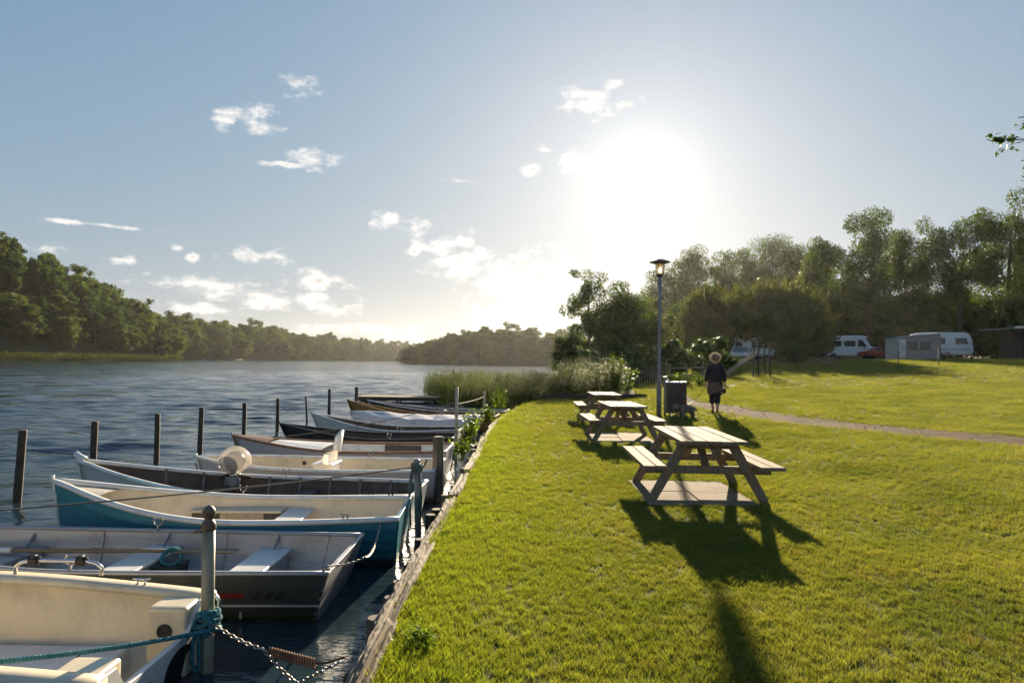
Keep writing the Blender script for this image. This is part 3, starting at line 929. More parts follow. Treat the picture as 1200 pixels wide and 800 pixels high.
# poplars, wind in their tops
near_tree(45.5, 100, 19.0, 4.8, 310, P_, 'leftmost of the tall poplars, lower than its neighbours', base=3, n_leaf=19000, leaf=0.33, name='poplar_tree', flat=1.25, csize=0.85, skew=0.0, lean=(1.2, 0))
near_tree(50.0, 96, 22.0, 5.4, 311, P_, 'tall poplar above the white camper van', base=4, n_leaf=20000, leaf=0.33, name='poplar_tree', flat=1.25, csize=0.85, skew=-0.1, lean=(1.4, 0), n_cl=60)
near_tree(58.0, 101, 22.5, 5.2, 312, P_, 'tall poplar above the tent awning', base=4, n_leaf=21000, leaf=0.33, name='poplar_tree', flat=1.25, csize=0.85, skew=-0.1, lean=(1.2, 0), n_cl=64)
near_tree(61.5, 94, 22.0, 5.2, 313, P_, 'tall poplar behind the caravan', base=5, n_leaf=19000, leaf=0.33, name='poplar_tree', flat=1.25, csize=0.85, skew=-0.2, lean=(1.3, 0), n_cl=56)
near_tree(66.5, 92, 23.6, 5.4, 314, P_, 'tallest poplar, second from the right edge', base=5, n_leaf=21000, leaf=0.33, name='poplar_tree', flat=1.25, csize=0.85, skew=-0.2, lean=(1.4, 0), n_cl=60)
near_tree(74.0, 95, 23.0, 5.4, 315, P_, 'poplar cut by the right edge above the shed', base=4, n_leaf=21000, leaf=0.33, name='poplar_tree', flat=1.25, csize=0.85, skew=-0.1, lean=(1.2, 0), n_cl=60)
# dark undergrowth closing the camp site at the back
dark = make_tree('hawthorn_tree', 330, 9.5, 5.4, 0.0, 9000, 0.42, O, n_cl=60, core=0.5, limb_n=0, cat='tree')
spots = [(17.5, 96, .62), (22, 92, .7), (27, 100, .9), (33, 104, 1.05), (41, 106, 1.1), (49, 108, 1.2), (56, 110, 1.25), (63.5, 108, 1.25), (70, 106, 1.2), (77, 104, 1.25), (84, 102, 1.2), (37, 92, .8), (55, 98, .7), (70, 98, .8)]
for i, (x, y, s) in enumerate(spots):
    t = dark if i == 0 else copy_tree(dark)
    place(t, x, y, i * 1.7, s, sz=s * (0.95 + 0.1 * (i % 3)), label='dark shaded tree in the thicket behind the camp site', group='dark thicket behind the camp site')
near_tree(44.6, 74, 4.4, 3.2, 331, W_, 'sunlit spreading shrub behind the caravan roof', base=1.4, n_leaf=8000, leaf=0.22, name='shrub', core=0.3, n_cl=40, cat='shrub', flat=0.4)


def make_willow(seed, Ht, Rw, nsh, label, x, y):
    """dome of feathery upright shoots"""
    rng = np.random.default_rng(seed)
    t = empty('willow_tree', (x, y, H(x, y) - 0.05)); tag(t, label, 'tree', 'willows in front of the vans')
    a = rng.uniform(0, 6.28, nsh); cz = rng.uniform(-0.2, 1, nsh)
    sr = np.sqrt(np.maximum(0, 1 - np.clip(cz, 0, 1) ** 2))
    lump = 1 + 0.10 * np.sin(3 * a + seed) + 0.09 * np.sin(5 * a + 6 * cz)
    depth = rng.uniform(0.62, 0.93, nsh)
    B = np.stack([Rw * sr * np.cos(a) * depth * lump, Rw * sr * np.sin(a) * depth * lump, 0.42 * Ht + 0.58 * Ht * cz * depth * lump - 0.42 * Ht * 0], 1)
    B[:, 2] = np.where(cz < 0, (0.42 + cz * 1.9) * Ht + 0.2, B[:, 2])
    D = np.stack([np.cos(a) * sr, np.sin(a) * sr, np.clip(cz, 0.1, 1) + 0.75], 1) + rng.normal(0, 0.22, (nsh, 3)); D /= np.linalg.norm(D, axis=1)[:, None]
    Ls = rng.uniform(0.7, 1.5, nsh) * (Ht / 8)
    per = 20
    u = rng.uniform(0, 1, (nsh, per))
    C = B[:, None] + D[:, None] * (u * Ls[:, None])[:, :, None] + rng.normal(0, 0.085, (nsh, per, 3)) * (1.15 - u)[:, :, None] * Ht / 8
    C = C.reshape(-1, 3)
    Dn = np.repeat(D, per, 0)
    n = len(C)
    tdir = Dn + rng.normal(0, 0.45, (n, 3)); tdir /= np.linalg.norm(tdir, axis=1)[:, None]
    b = np.cross(tdir, rng.normal(0, 1, (n, 3))); b /= np.linalg.norm(b, axis=1)[:, None]
    L = rng.uniform(0.20, 0.38, n)[:, None]; W = rng.uniform(0.05, 0.085, n)[:, None]
    V = np.stack([C - tdir * L / 2, C + b * W, C + tdir * L / 2, C - b * W], 1).reshape(-1, 3)
    F = np.arange(4 * n).reshape(n, 4)
    # inner leaf mass
    bm = bmesh.new(); bmesh.ops.create_icosphere(bm, subdivisions=3, radius=1)
    vv = []
    for v in bm.verts:
        k = 0.80 * (1 + 0.07 * math.sin(7 * v.co.x + seed) + 0.06 * math.sin(9 * v.co.y + 5 * v.co.z))
        vv.append((v.co.x * Rw * k, v.co.y * Rw * k, max(0.05, 0.42 * Ht + v.co.z * (0.58 if v.co.z > 0 else 0.45) * Ht * k)))
    ff = [tuple(v.index + len(V) for v in f.verts) for f in bm.faces]; bm.free()
    me = bpy.data.meshes.new('crown'); me.from_pydata(V.tolist() + vv, [], F.tolist() + ff); me.materials.append(W_)
    link('crown', me, t)
    mb = MB(); mb.tube([(0, 0, -0.3), (0.05, 0, Ht * 0.25), (0, 0.1, Ht * 0.5)], [Ht * 0.045, Ht * 0.04, Ht * 0.02], 8)
    for k in range(7):
        aa = k * 0.9
        mb.tube([(0, 0, Ht * 0.22), (0.25 * Rw * math.cos(aa), 0.25 * Rw * math.sin(aa), Ht * 0.45), (0.55 * Rw * math.cos(aa), 0.55 * Rw * math.sin(aa), Ht * 0.68)], [Ht * 0.02, Ht * 0.013, Ht * 0.005], 5, cap=False)
    mb.build('trunk', MT['bark'], t)
    return t


make_willow(41, 7.9, 3.3, 900, 'feathery pollard willow on the left, nearer the lamp', 22.4, 78)
make_willow(42, 8.1, 5.6, 1700, 'broad feathery willow on the right that half hides the white motorhome', 28.6, 74)
make_willow(43, 5.4, 3.4, 700, 'low willow bush at the right foot of the broad willow', 33.6, 78)


# overhanging branch of a tree standing outside the frame on the right
def overhang():
    rng = np.random.default_rng(77)
    bx, by = 12.6, 10.6
    z0 = H(bx, by)
    t = empty('beech_tree', (bx, by, z0)); tag(t, 'leafy branch tips reaching in at the right edge of the sky', 'tree')
    mb = MB(); mb.tube([(0, 0, -0.4), (0.05, 0, 2), (-0.05, 0.1, 4), (0.1, 0, 7)], [0.24, 0.2, 0.17, 0.1], 9)
    tips = []
    limbs = [((-0.05, 0.1, 4.4), (-3.55, 1.5, 5.15)), ((0, 0.1, 5.0), (-3.70, 1.6, 5.55)), ((0, 0.1, 5.4), (-3.45, 1.7, 6.0))]
    for a, b in limbs:
        a, b = Vector(a), Vector(b)
        pts = [a, a.lerp(b, 0.35) + Vector((0, 0, 0.12)), a.lerp(b, 0.7) + Vector((0, 0, 0.1)), b]
        mb.tube(pts, [0.06, 0.04, 0.022, 0.008], 6)
        for k in range(26):
            u = rng.uniform(0.25, 1.0); p = a.lerp(b, u)
            q = p + Vector((rng.uniform(-0.42, 0.1), rng.uniform(-0.4, 0.4), rng.uniform(-0.28, 0.2)))
            if u > 0.95: q = p + (q - p) * 0.6
            mb.tube([p, p.lerp(q, 0.5) + Vector((0, 0, 0.03)), q], [0.008, 0.005, 0.002], 4, cap=False)
            for w in np.linspace(0.3, 1, 7): tips.append(p.lerp(q, w))
    for k in range(900):   # the rest of its crown
        d = rng.normal(0, 1, 3); d /= np.linalg.norm(d)
        tips.append(Vector((1.6 + d[0] * 3.2, d[1] * 3.0, 6.2 + d[2] * 2.6)) * 1.0)
    mb.build('trunk', MT['bark'], t)
    C = np.repeat(np.array([tuple(p) for p in tips]), 3, 0); C = C + rng.normal(0, 0.035, C.shape)
    Nn = rng.normal(0, 0.6, C.shape) + np.array([0, -0.2, 0.8]); Nn /= np.linalg.norm(Nn, axis=1)[:, None]
    V, F = leaf_arrays(C, Nn, 0.095, 0.055, rng)
    link('crown', np_mesh('crown', V, F, O), t)


overhang()


# ---------------------------------------------------------------- reeds and bank plants
def reed_mesh(name, pts, hmin, hmax, rng, leaf_l=0.42, leaf_w=0.026, nl=6, lean=0.18):
    V, F = [], []
    for (x, y, z) in pts:
        h = rng.uniform(hmin, hmax)
        lx, ly = rng.normal(0, lean * 0.5) * h + 0.05 * h, rng.normal(0, lean * 0.5) * h
        a = rng.uniform(0, 6.28); wx, wy = 0.006 * math.cos(a), 0.006 * math.sin(a)
        i = len(V)
        V += [(x - wx, y - wy, z - 0.3), (x + wx, y + wy, z - 0.3), (x + lx + wx * .4, y + ly + wy * .4, z + h), (x + lx - wx * .4, y + ly - wy * .4, z + h)]
        F.append((i, i + 1, i + 2, i + 3))
        for k in range(nl):
            u = rng.uniform(0.3, 0.98); b = rng.uniform(0, 6.28)
            bx, by, bz = x + lx * u, y + ly * u, z + h * u
            L = leaf_l * rng.uniform(0.6, 1.25); up = rng.uniform(0.1, 0.9)
            dx, dy = math.cos(b), math.sin(b); sx, sy = -dy * leaf_w / 2, dx * leaf_w / 2
            i = len(V)
            m = (bx + dx * L * .5, by + dy * L * .5, bz + L * up * .6); e = (bx + dx * L, by + dy * L, bz + L * (up * .6 - 0.15))
            V += [(bx - sx * .5, by - sy * .5, bz), (bx + sx * .5, by + sy * .5, bz), (m[0] + sx, m[1] + sy, m[2]), (m[0] - sx, m[1] - sy, m[2]), (e[0] + sx * .1, e[1] + sy * .1, e[2]), (e[0] - sx * .1, e[1] - sy * .1, e[2])]
            F += [(i, i + 1, i + 2, i + 3), (i + 3, i + 2, i + 4, i + 5)]
    return np_mesh(name, V, F, MT['leaf_reed'])


def in_poly(x, y, poly):
    c = False
    for (x0, y0), (x1, y1) in zip(poly, poly[1:] + poly[:1]):
        if (y0 > y) != (y1 > y) and x < (x1 - x0) * (y - y0) / (y1 - y0) + x0: c = not c
    return c


def reeds():
    rng = np.random.default_rng(9)
    poly = [(-4.7, 36.5), (-3.4, 33.2), (-1.7, 31.2), (-0.2, 29.6), (0.9, 29.0), (3.4, 29.0), (4.9, 29.8), (5.6, 36), (4.5, 46), (-2.5, 49), (-5.2, 42)]
    pts = []
    while len(pts) < 6200:
        x, y = rng.uniform(-5.2, 5.6), rng.uniform(29, 49)
        if not in_poly(x, y, poly): continue
        if y > 37 and rng.random() < 0.45: continue
        z = WATER if x < edge_x(y) else H(x, y)
        pts.append((x, y, z + 0.25 * math.sin(x * 1.1 + y * 0.7) * math.sin(y * 1.3) - (0.35 if rng.random() < 0.4 else 0)))
    hm = 1.55
    o = link('reed_bed', reed_mesh('reed_bed', pts, 0.95, hm, rng)); tag(o, 'dense bed of tall green reeds in the water beyond the lawn', 'reeds', kind='stuff')
    # thin reed margin under the wood on the left bank
    pts = []
    for k in range(5200):
        u = rng.uniform(0.2, 0.86); p = atL(u, rng.uniform(-7, 2.5) if u < 0.8 else rng.uniform(-4, 2))
        pts.append((p[0], p[1], WATER))
    o = link('reed_margin', reed_mesh('reed_margin', pts, 1.4, 3.0, rng, leaf_l=1.3, leaf_w=0.16, nl=4)); tag(o, 'pale strip of reeds along the water under the left wood', 'reeds', kind='stuff')


reeds()


def weed(name, x, y, z, h, rad, n, leaf, seed, label, cat='plant', narrow=False, m=None):
    rng = np.random.default_rng(seed)
    t = empty(name, (x, y, z)); tag(t, label, cat)
    mb = MB(); C = []
    for k in range(n):
        a = rng.uniform(0, 6.28); r = rad * rng.uniform(0.1, 1)
        tip = Vector((r * math.cos(a), r * math.sin(a), h * rng.uniform(0.5, 1)))
        mb.tube([(tip.x * 0.2, tip.y * 0.2, -0.03), tip * 0.6 + Vector((0, 0, h * 0.1)), tip], [0.006, 0.004, 0.002], 4, cap=False)
        for u in np.linspace(0.25, 1, 9): C.append(tuple(tip * u + Vector(rng.normal(0, 0.035, 3))))
    mb.build('stem', MT['leaf_weed'], t)
    C = np.array(C); Nn = rng.normal(0, 0.6, C.shape) + np.array([0, 0, 0.7]); Nn /= np.linalg.norm(Nn, axis=1)[:, None]
    V, F = leaf_arrays(C, Nn, leaf, leaf * (0.18 if narrow else 0.55), rng)
    link('foliage', np_mesh('foliage', V, F, m or MT['leaf_weed']), t)
    return t


WD = [(-0.42, 24.6, -0.12, .75, .35, 26, .16, 'bright grassy clump at the bank corner by the last boat', True),
      (-0.72, 20.4, -0.15, .55, .32, 22, .10, 'leafy weeds on the bank beside the tarpaulined boat', False),
      (-0.95, 17.4, -0.2, .6, .3, 22, .10, 'weeds on the bank left of the thin steel pole', False),
      (-1.0, 15.9, -0.25, .55, .28, 20, .10, 'weeds growing at the foot of the thin steel pole', False),
      (-0.98, 13.6, -0.3, .45, .25, 18, .09, 'small weeds on the bank between the wooden post and the thin pole', False),
      (-0.52, 4.05, 0.0, .06, .16, 26, .035, 'low clover patch on the near end of the timber edging', False),
      (4.75, 31.0, 0.2, 2.0, .65, 36, .16, 'young leafy sapling at the right end of the reeds', False),
      (5.6, 33.0, 0.25, 1.2, .8, 30, .15, 'low leafy bush right of the sapling behind the far picnic table', False),
      (8.4, 34.6, 0.5, .75, .8, 34, .12, 'yellow-green plants by the rail fence left of the walker', False),
      (9.7, 35.2, 0.55, .6, .7, 30, .12, 'yellow-green plants by the rail fence behind the walker', False)]
for i, (x, y, z, h, r, n, l, lab, nar) in enumerate(WD):
    weed('bank_weed' if y < 28 else 'garden_plant', x, y, z, h, r, n, l, 500 + i, lab, narrow=nar)


# ================================================================ timber edging of the bank
def rough_beam(mb, a, b, w, h, seed, n=14, split=0.012):
    """split, weathered timber: many-sided section with grooves that run along it"""
    rng = np.random.default_rng(seed)
    a, b = Vector(a), Vector(b); d = (b - a).normalized(); s = d.cross(Vector((0, 0, 1))).normalized(); u = s.cross(d)
    m = 22
    ring = []
    for k in range(m):
        ang = 2 * math.pi * k / m
        c, sn = math.cos(ang), math.sin(ang)
        q = (abs(c) ** 5 + abs(sn) ** 5) ** (-1 / 5)
        ring.append((c * q * w / 2, sn * q * h / 2))
    g = rng.normal(0, split, m); ph = rng.uniform(0, 6.28, m)
    vs, fs = [], []
    for i in range(n):
        t = i / (n - 1); p = a.lerp(b, t) + s * 0.012 * math.sin(3 * t + seed) + u * 0.008 * math.sin(5 * t + seed)
        end = 0.93 if i in (0, n - 1) else 1.0
        for k, (y, z) in enumerate(ring):
            e = g[k] * (0.6 + 0.8 * math.sin(4 * t + ph[k])) + rng.normal(0, split * 0.18)
            r = math.hypot(y, z)
            vs.append(p + (s * y + u * z) * end * (1 + e / r))
    for i in range(n - 1):
        for k in range(m):
            fs.append((i * m + k, i * m + (k + 1) % m, (i + 1) * m + (k + 1) % m, (i + 1) * m + k))
    fs.append(tuple(range(m - 1, -1, -1))); fs.append(tuple((n - 1) * m + k for k in range(m)))
    mb.add(vs, fs, False)


def edging():
    t = empty('timber_edging', (-0.9, 6, -0.4), label='rough weathered timber edging with stumpy piles between lawn and water', cat='edging')
    inv = Vector((0.9, -6, 0.4))
    cuts = [1.2, 2.7, 4.35, 6.3, 8.35, 10.2, 12.4, 14.6, 16.9, 19.2, 21.6, 23.6, 25.4, 27.3, 28.7]
    for i in range(len(cuts) - 1):
        y0, y1 = cuts[i] + 0.012, cuts[i + 1] - 0.012
        w = 0.125 if i < 6 else 0.115
        a = Vector((float(edge_x(y0)) - w * 0.36 + 0.015 * math.sin(i * 2.1), y0, -0.055 + 0.012 * math.sin(i * 1.7))); b = Vector((float(edge_x(y1)) - w * 0.36 + 0.015 * math.sin(i * 2.9), y1, -0.055 + 0.012 * math.cos(i)))
        mb = MB(); rough_beam(mb, a + inv, b + inv, w, 0.14, 40 + i, n=26, split=0.018)
        mb.build('beam', MT['wood_grey'], t)
        mb = MB(); rough_beam(mb, a + inv + Vector((0.02, 0, -0.19)), b + inv + Vector((0.02, 0, -0.19)), w * 0.8, 0.18, 80 + i)
        mb.build('beam', MT['wood_dark'], t)
    rg = random.Random(4)
    y = 1.6
    while y < 27:
        x = float(edge_x(y)) - 0.19 - rg.uniform(0, 0.05); top = rg.uniform(-0.26, -0.13); r = rg.uniform(0.055, 0.075)
        if 7.4 < y < 7.7: top = -0.05
        mb = MB(); p = Vector((x, y, 0)) + inv
        lx, ly = rg.uniform(-0.03, 0.03), rg.uniform(-0.03, 0.03)
        mb.tube([p + Vector((lx, ly, -1.3)), p + Vector((0, 0, -0.5)), p + Vector((-lx * .3, 0, top - 0.012)), p + Vector((-lx * .3, 0, top))], [r, r, r * 0.98, r * 0.86], 10, smooth=False)
        mb.build('pile', MT['wood_post'] if rg.random() < 0.6 else MT['wood_dark'], t)
        y += rg.uniform(0.42, 0.85) if y < 16 else rg.uniform(0.9, 1.5)


edging()

# low dark beam across the end of the lawn
mb = MB(); rough_beam(mb, (1.3, 28.75, 0.14), (5.6, 28.2, 0.26), 0.2, 0.24, 201, split=0.008)
tag(mb.build('timber_beam', MT['wood_dark']), 'low dark beam across the far end of the lawn before the reeds', 'beam')


# ================================================================ posts and poles
def wood_post(x, y, top, r, label, lean=(0, 0), m='wood_dark', name='mooring_post', group='dark mooring posts out in the water', bottom=-1.5):
    mb = MB(); h = top - bottom
    rng = np.random.default_rng(int(abs(x * 97 + y * 31)))
    pts = [Vector((lean[0] * k, lean[1] * k, bottom + h * k)) for k in (0, 0.3, 0.6, 0.85, 0.99, 1.0)]
    pts = [p - Vector((lean[0], lean[1], 0)) * ((WATER - bottom) / h) for p in pts]
    mb.tube(pts, [r * 1.05, r, r * 0.99, r * 0.97, r * 0.95, r * 0.8], 9, smooth=False)
    o = mb.mesh('post', MT[m])
    for v in o.vertices: v.co.x += rng.normal(0, r * 0.04); v.co.y += rng.normal(0, r * 0.04)
    p = link(name, o, None, (x, y, 0)); tag(p, label, 'post', group)
    return p


PO = [(-7.09, 9.89, 0.56, .082, (.10, 0), 'nearest dark mooring post, tallest and leaning, at the left edge of the water'),
      (-7.15, 11.75, 0.52, .080, (.03, 0), 'dark mooring post just behind the raised bow of the pale boat'),
      (-7.09, 13.74, 0.50, .078, (.0, 0), 'dark mooring post third from the left'),
      (-7.0, 15.45, 0.51, .078, (.03, 0), 'dark mooring post fourth from the left, left of the covered motor'),
      (-7.15, 18.35, 0.43, .080, (.01, 0), 'dark mooring post just left of the wooden-decked bow'),
      (-7.02, 20.6, 0.43, .080, (.0, 0), 'dark mooring post right of the wooden-decked bow'),
      (-7.15, 26.9, 0.46, .085, (.0, 0), 'small far mooring post, second from the far end'),
      (-5.95, 26.3, 0.57, .10, (.0, 0), 'farthest dark post, at the bow of the yellow-brown boat')]
for x, y, top, r, ln, lab in PO: wood_post(x, y, top, r * 0.70, lab, ln)
mb = MB(); mb.tube([(0.1, 0, -1.4), (0, 0, WATER), (-0.05, 0, 0.38)], 0.035, 8)
tag(mb.build('mooring_pole', MT['wood_dark'], None, (-6.85, 23.0, 0)), 'thin slanting pole between the far mooring posts', 'pole')
wood_post(-1.11, 10.6, 0.47, .092, 'stout grey wooden post on the bank behind the rope-wrapped pole', (-.02, 0), 'wood_post', 'bank_post', None)


def steel_pole(x, y, top, r, label, name='steel_pole', m='steel_post', finial=False, lean=(0, 0), cap='bronze'):
    t = empty(name, (x, y, WATER)); tag(t, label, 'pole')
    h = top - WATER
    mb = MB(); mb.tube([(0, 0, -1.0), (0, 0, 0), (lean[0] * .5, lean[1] * .5, h * .5), (lean[0], lean[1], h - (0.155 if finial else 0.02))], r, 14)
    mb.build('shaft', MT[m], t)
    mb = MB()
    if finial:
        z = h - 0.16; c = (lean[0], lean[1], z)
        mb.lathe([(r * 1.10, 0), (r * 1.16, 0.012), (r * 1.14, 0.035), (r * 0.98, 0.055), (r * 0.66, 0.068), (r * 0.60, 0.076), (r * 0.80, 0.086), (r * 1.0, 0.104), (r * 1.03, 0.122), (r * 0.92, 0.142), (r * 0.62, 0.158), (r * 0.2, 0.168), (0.001, 0.170)], c, 20)
        mb.build('finial', MT[cap], t)
        mb = MB(); mb.tube([(lean[0] - r * 0.9, -r * .3, z - 0.01), (lean[0] - r * 1.7, -r * .5, z + 0.0), (lean[0] - r * 2.0, -r * .5, z - 0.02)], 0.006, 6); mb.build('hook', MT['rust'], t)
    else:
        mb.lathe([(r * 1.05, -0.02), (r * 1.1, 0), (r * 0.6, 0.02), (0.001, 0.024)], (lean[0], lean[1], h - 0.02), 12)
        mb.build('cap', MT[m], t)
    return t


steel_pole(-2.06, 4.74, 0.62, 0.043, 'weathered round steel pole with a brown ball finial, turquoise rope knotted round it', finial=True, lean=(-0.012, 0))
dark_pole = steel_pole(-1.09, 8.24, 0.46, 0.040, 'dark pole wrapped in green rope at the stern of the pale boat', m='lamp_metal', lean=(-0.03, 0))
mb = MB(); mb.torus((-0.06, -0.075, 0.10), 0.05, 0.007, Matrix.Rotation(R(80), 3, 'X'), 18, 6); mb.build('ring', MT['chain'], dark_pole)
steel_pole(-1.17, 14.66, 1.08, 0.035, 'tall thin grey pole on the bank, left of the lawn edge')
steel_pole(-0.87, 22.0, 0.66, 0.035, 'thin grey pole farther along, left of the bright grass clump')


def rope_mesh(mb, pts, r, strands=3, pitch=0.05, n=5):
    """twisted rope along a polyline"""
    pts = [Vector(p) for p in pts]
    fine = []
    for a, b in zip(pts[:-1], pts[1:]):
        k = max(2, int((b - a).length / (pitch / 6)))
        fine += [a.lerp(b, i / k) for i in range(k)]
    fine.append(pts[-1])
    for s in range(strands):
        path = []; acc = 0; prev = None
        for i, p in enumerate(fine):
            d = (fine[min(i + 1, len(fine) - 1)] - fine[max(i - 1, 0)]).normalized()
            if prev is None:
                u = d.cross(Vector((0.2, 0.1, 0.97)))
                if u.length < 1e-3: u = d.cross(Vector((1, 0, 0)))
            else: u = prev - d * prev.dot(d)
            u.normalize(); prev = u; v = d.cross(u)
            ang = acc / pitch * 2 * math.pi + s * 2 * math.pi / strands
            path.append(p + (u * math.cos(ang) + v * math.sin(ang)) * r * 0.5)
            if i < len(fine) - 1: acc += (fine[i + 1] - p).length
        mb.tube(path, r * 0.56, n, cap=True)
    return mb


def sag(a, b, s, n=24):
    a, b = Vector(a), Vector(b)
    return [a.lerp(b, i / n) - Vector((0, 0, s * 4 * (i / n) * (1 - i / n))) for i in range(n + 1)]


def turquoise():
    t = empty('mooring_rope', (-2.06, 4.74, -0.2)); tag(t, 'turquoise rope knotted round the pole and stretched across the cream boat', 'rope')
    o = Vector((-2.06, 4.74, -0.2))
    mb = MB(); pts = []
    for i in range(120):                                    # six turns round the pole
        a = i / 20 * 2 * math.pi; tt = i / 119
        z = -0.03 + 0.14 * tt + 0.012 * math.sin(a * 1.4 + 1)
        r = 0.062 + 0.014 * abs(math.sin(a * 0.5 + 0.8)) + 0.006 * math.sin(a * 2.3)
        pts.append((r * math.cos(a), r * math.sin(a), z))
    rope_mesh(mb, pts, 0.0155, pitch=0.06); 
    pts = [(0.055 * math.cos(a) - 0.01, -0.062 - 0.02 * math.sin(a), 0.03 + 0.075 * math.sin(a)) for a in np.linspace(0, 5.6, 22)]   # crossing turn of the knot
    rope_mesh(mb, pts, 0.0155, pitch=0.06)
    mb.build('knot', MT['rope'], t)
    mb = MB(); end = Vector((-2.78, 3.58, 0.045)) - o
    pts = [Vector((0.06, -0.03, 0.03))] + sag((0.035, -0.075, 0.0), end, 0.02, 20)
    rope_mesh(mb, pts, 0.0155, pitch=0.06); mb.build('line', MT['rope'], t)
    mb = MB(); pts = [(-0.05, -0.06, 0.0), (-0.068, -0.075, -0.08), (-0.07, -0.08, -0.2), (-0.05, -0.08, -0.27), (-0.02, -0.075, -0.25), (-0.028, -0.07, -0.15), (-0.035, -0.065, 0.0)]
    rope_mesh(mb, pts, 0.015, pitch=0.06); mb.build('loop', MT['rope'], t)


turquoise()
mb = MB(); pts = []
for i in range(100):
    a = i / 16 * 2 * math.pi; r = 0.050 + 0.012 * math.sin(a * 0.37) + 0.008 * math.sin(1.7 * a)
    pts.append((r * math.cos(a), r * math.sin(a), 0.80 + 0.10 * i / 99 + 0.02 * math.sin(a * 1.3)))
mb.tube(pts, 0.013, 5); mb.tube([(0.04, -0.04, 0.84), (0.09, -0.05, 0.88), (0.13, -0.06, 0.97)], 0.012, 5)
for dx, zz in ((-0.07, 0.15), (0.07, 0.2), (-0.09, 0.42), (0.05, 0.36)): mb.tube([(dx * .6, -0.04, 0.83), (dx, -0.055, (0.83 + zz) / 2), (dx * 0.8, -0.05, zz)], 0.011, 5)
tag(mb.build('rope_coil', MT['rope_green'], None, (-1.12, 8.24, WATER)), 'faded green rope wound round the top of the dark pole with ends hanging', 'rope')
mb = MB(); mb.tube(sag((-1.14, 8.2, 0.37), (-6.0, 6.2, 0.12), 0.05), 0.009, 5)
tag(mb.build('mooring_line', MT['rope_dark']), 'thin dark line from the rope-wrapped pole across the boats to the left', 'line')
mb = MB(); mb.tube(sag((-1.17, 14.66, 0.72), (-0.87, 22.0, 0.5), 0.03), 0.010, 5)
tag(mb.build('mooring_line', MT['rope_dark']), 'thin line strung between the two thin grey poles', 'line')
mb = MB(); mb.tube(sag((-1.17, 14.62, 0.75), (-5.0, 12.9, 0.1), 0.12), 0.008, 5)
tag(mb.build('mooring_line', MT['rope_dark']), 'thin line from the tall thin pole to the wooden-rimmed boat', 'line')


def chain(mb, pts, link_l=0.05, r=0.0055, w=0.55):
    pts = [Vector(p) for p in pts]
    k = 0; carry = 0
    for a, b in zip(pts[:-1], pts[1:]):
        d = b - a; L = d.length; d.normalize()
        s = carry
        while s < L:
            p = a + d * s
            x = d; y = x.cross(Vector((0.1, 0.3, 0.95))).normalized(); z = x.cross(y)
            if k % 2: y, z = z, -y
            m = Matrix((x, y, z)).transposed()
            mb.torus(p, link_l * 0.40, r, m, 10, 5, squash=w); k += 1
            s += link_l * 0.62
        carry = s - L


mb = MB(); chain(mb, sag((-2.0, 4.70, -0.17), (-1.63, 4.62, -0.30), 0.015, 8), 0.05)
chain(mb, sag((-1.63, 4.62, -0.30), (-1.30, 4.45, -0.47), 0.02, 6), 0.05)
chain(mb, sag((-1.52, 4.30, -0.50), (-1.10, 4.55, -0.34), -0.01, 6), 0.05)
tag(mb.build('mooring_chain', MT['chain']), 'galvanised chain from the ball-topped pole down to the bank piles', 'chain')
mb = MB(); path = []
for i in range(170):
    a = i / 10 * 2 * math.pi; u = i / 169; p = Vector((-1.60, 4.63, -0.315)).lerp(Vector((-1.28, 4.60, -0.375)), u)
    path.append(p + Vector((0.01, math.cos(a), math.sin(a))) * 0.028)
mb.tube(path, 0.0065, 5)
mb.tube([(-1.28, 4.60, -0.375), (-1.2, 4.6, -0.37), (-1.08, 4.6, -0.33)], 0.008, 5)
tag(mb.build('mooring_spring', MT['rust']), 'rusty coil spring on the chain at the near bank', 'spring')
mb = MB(); chain(mb, sag((-1.45, 5.56, -0.02), (-1.22, 5.85, -0.03), 0.02, 8), 0.042, 0.0048)
chain(mb, sag((-1.22, 5.85, -0.03), (-1.33, 7.12, -0.02), 0.10, 10), 0.042, 0.0048)
tag(mb.build('mooring_chain', MT['chain']), 'short slack chain between the grey boat and the teal boat sterns', 'chain')


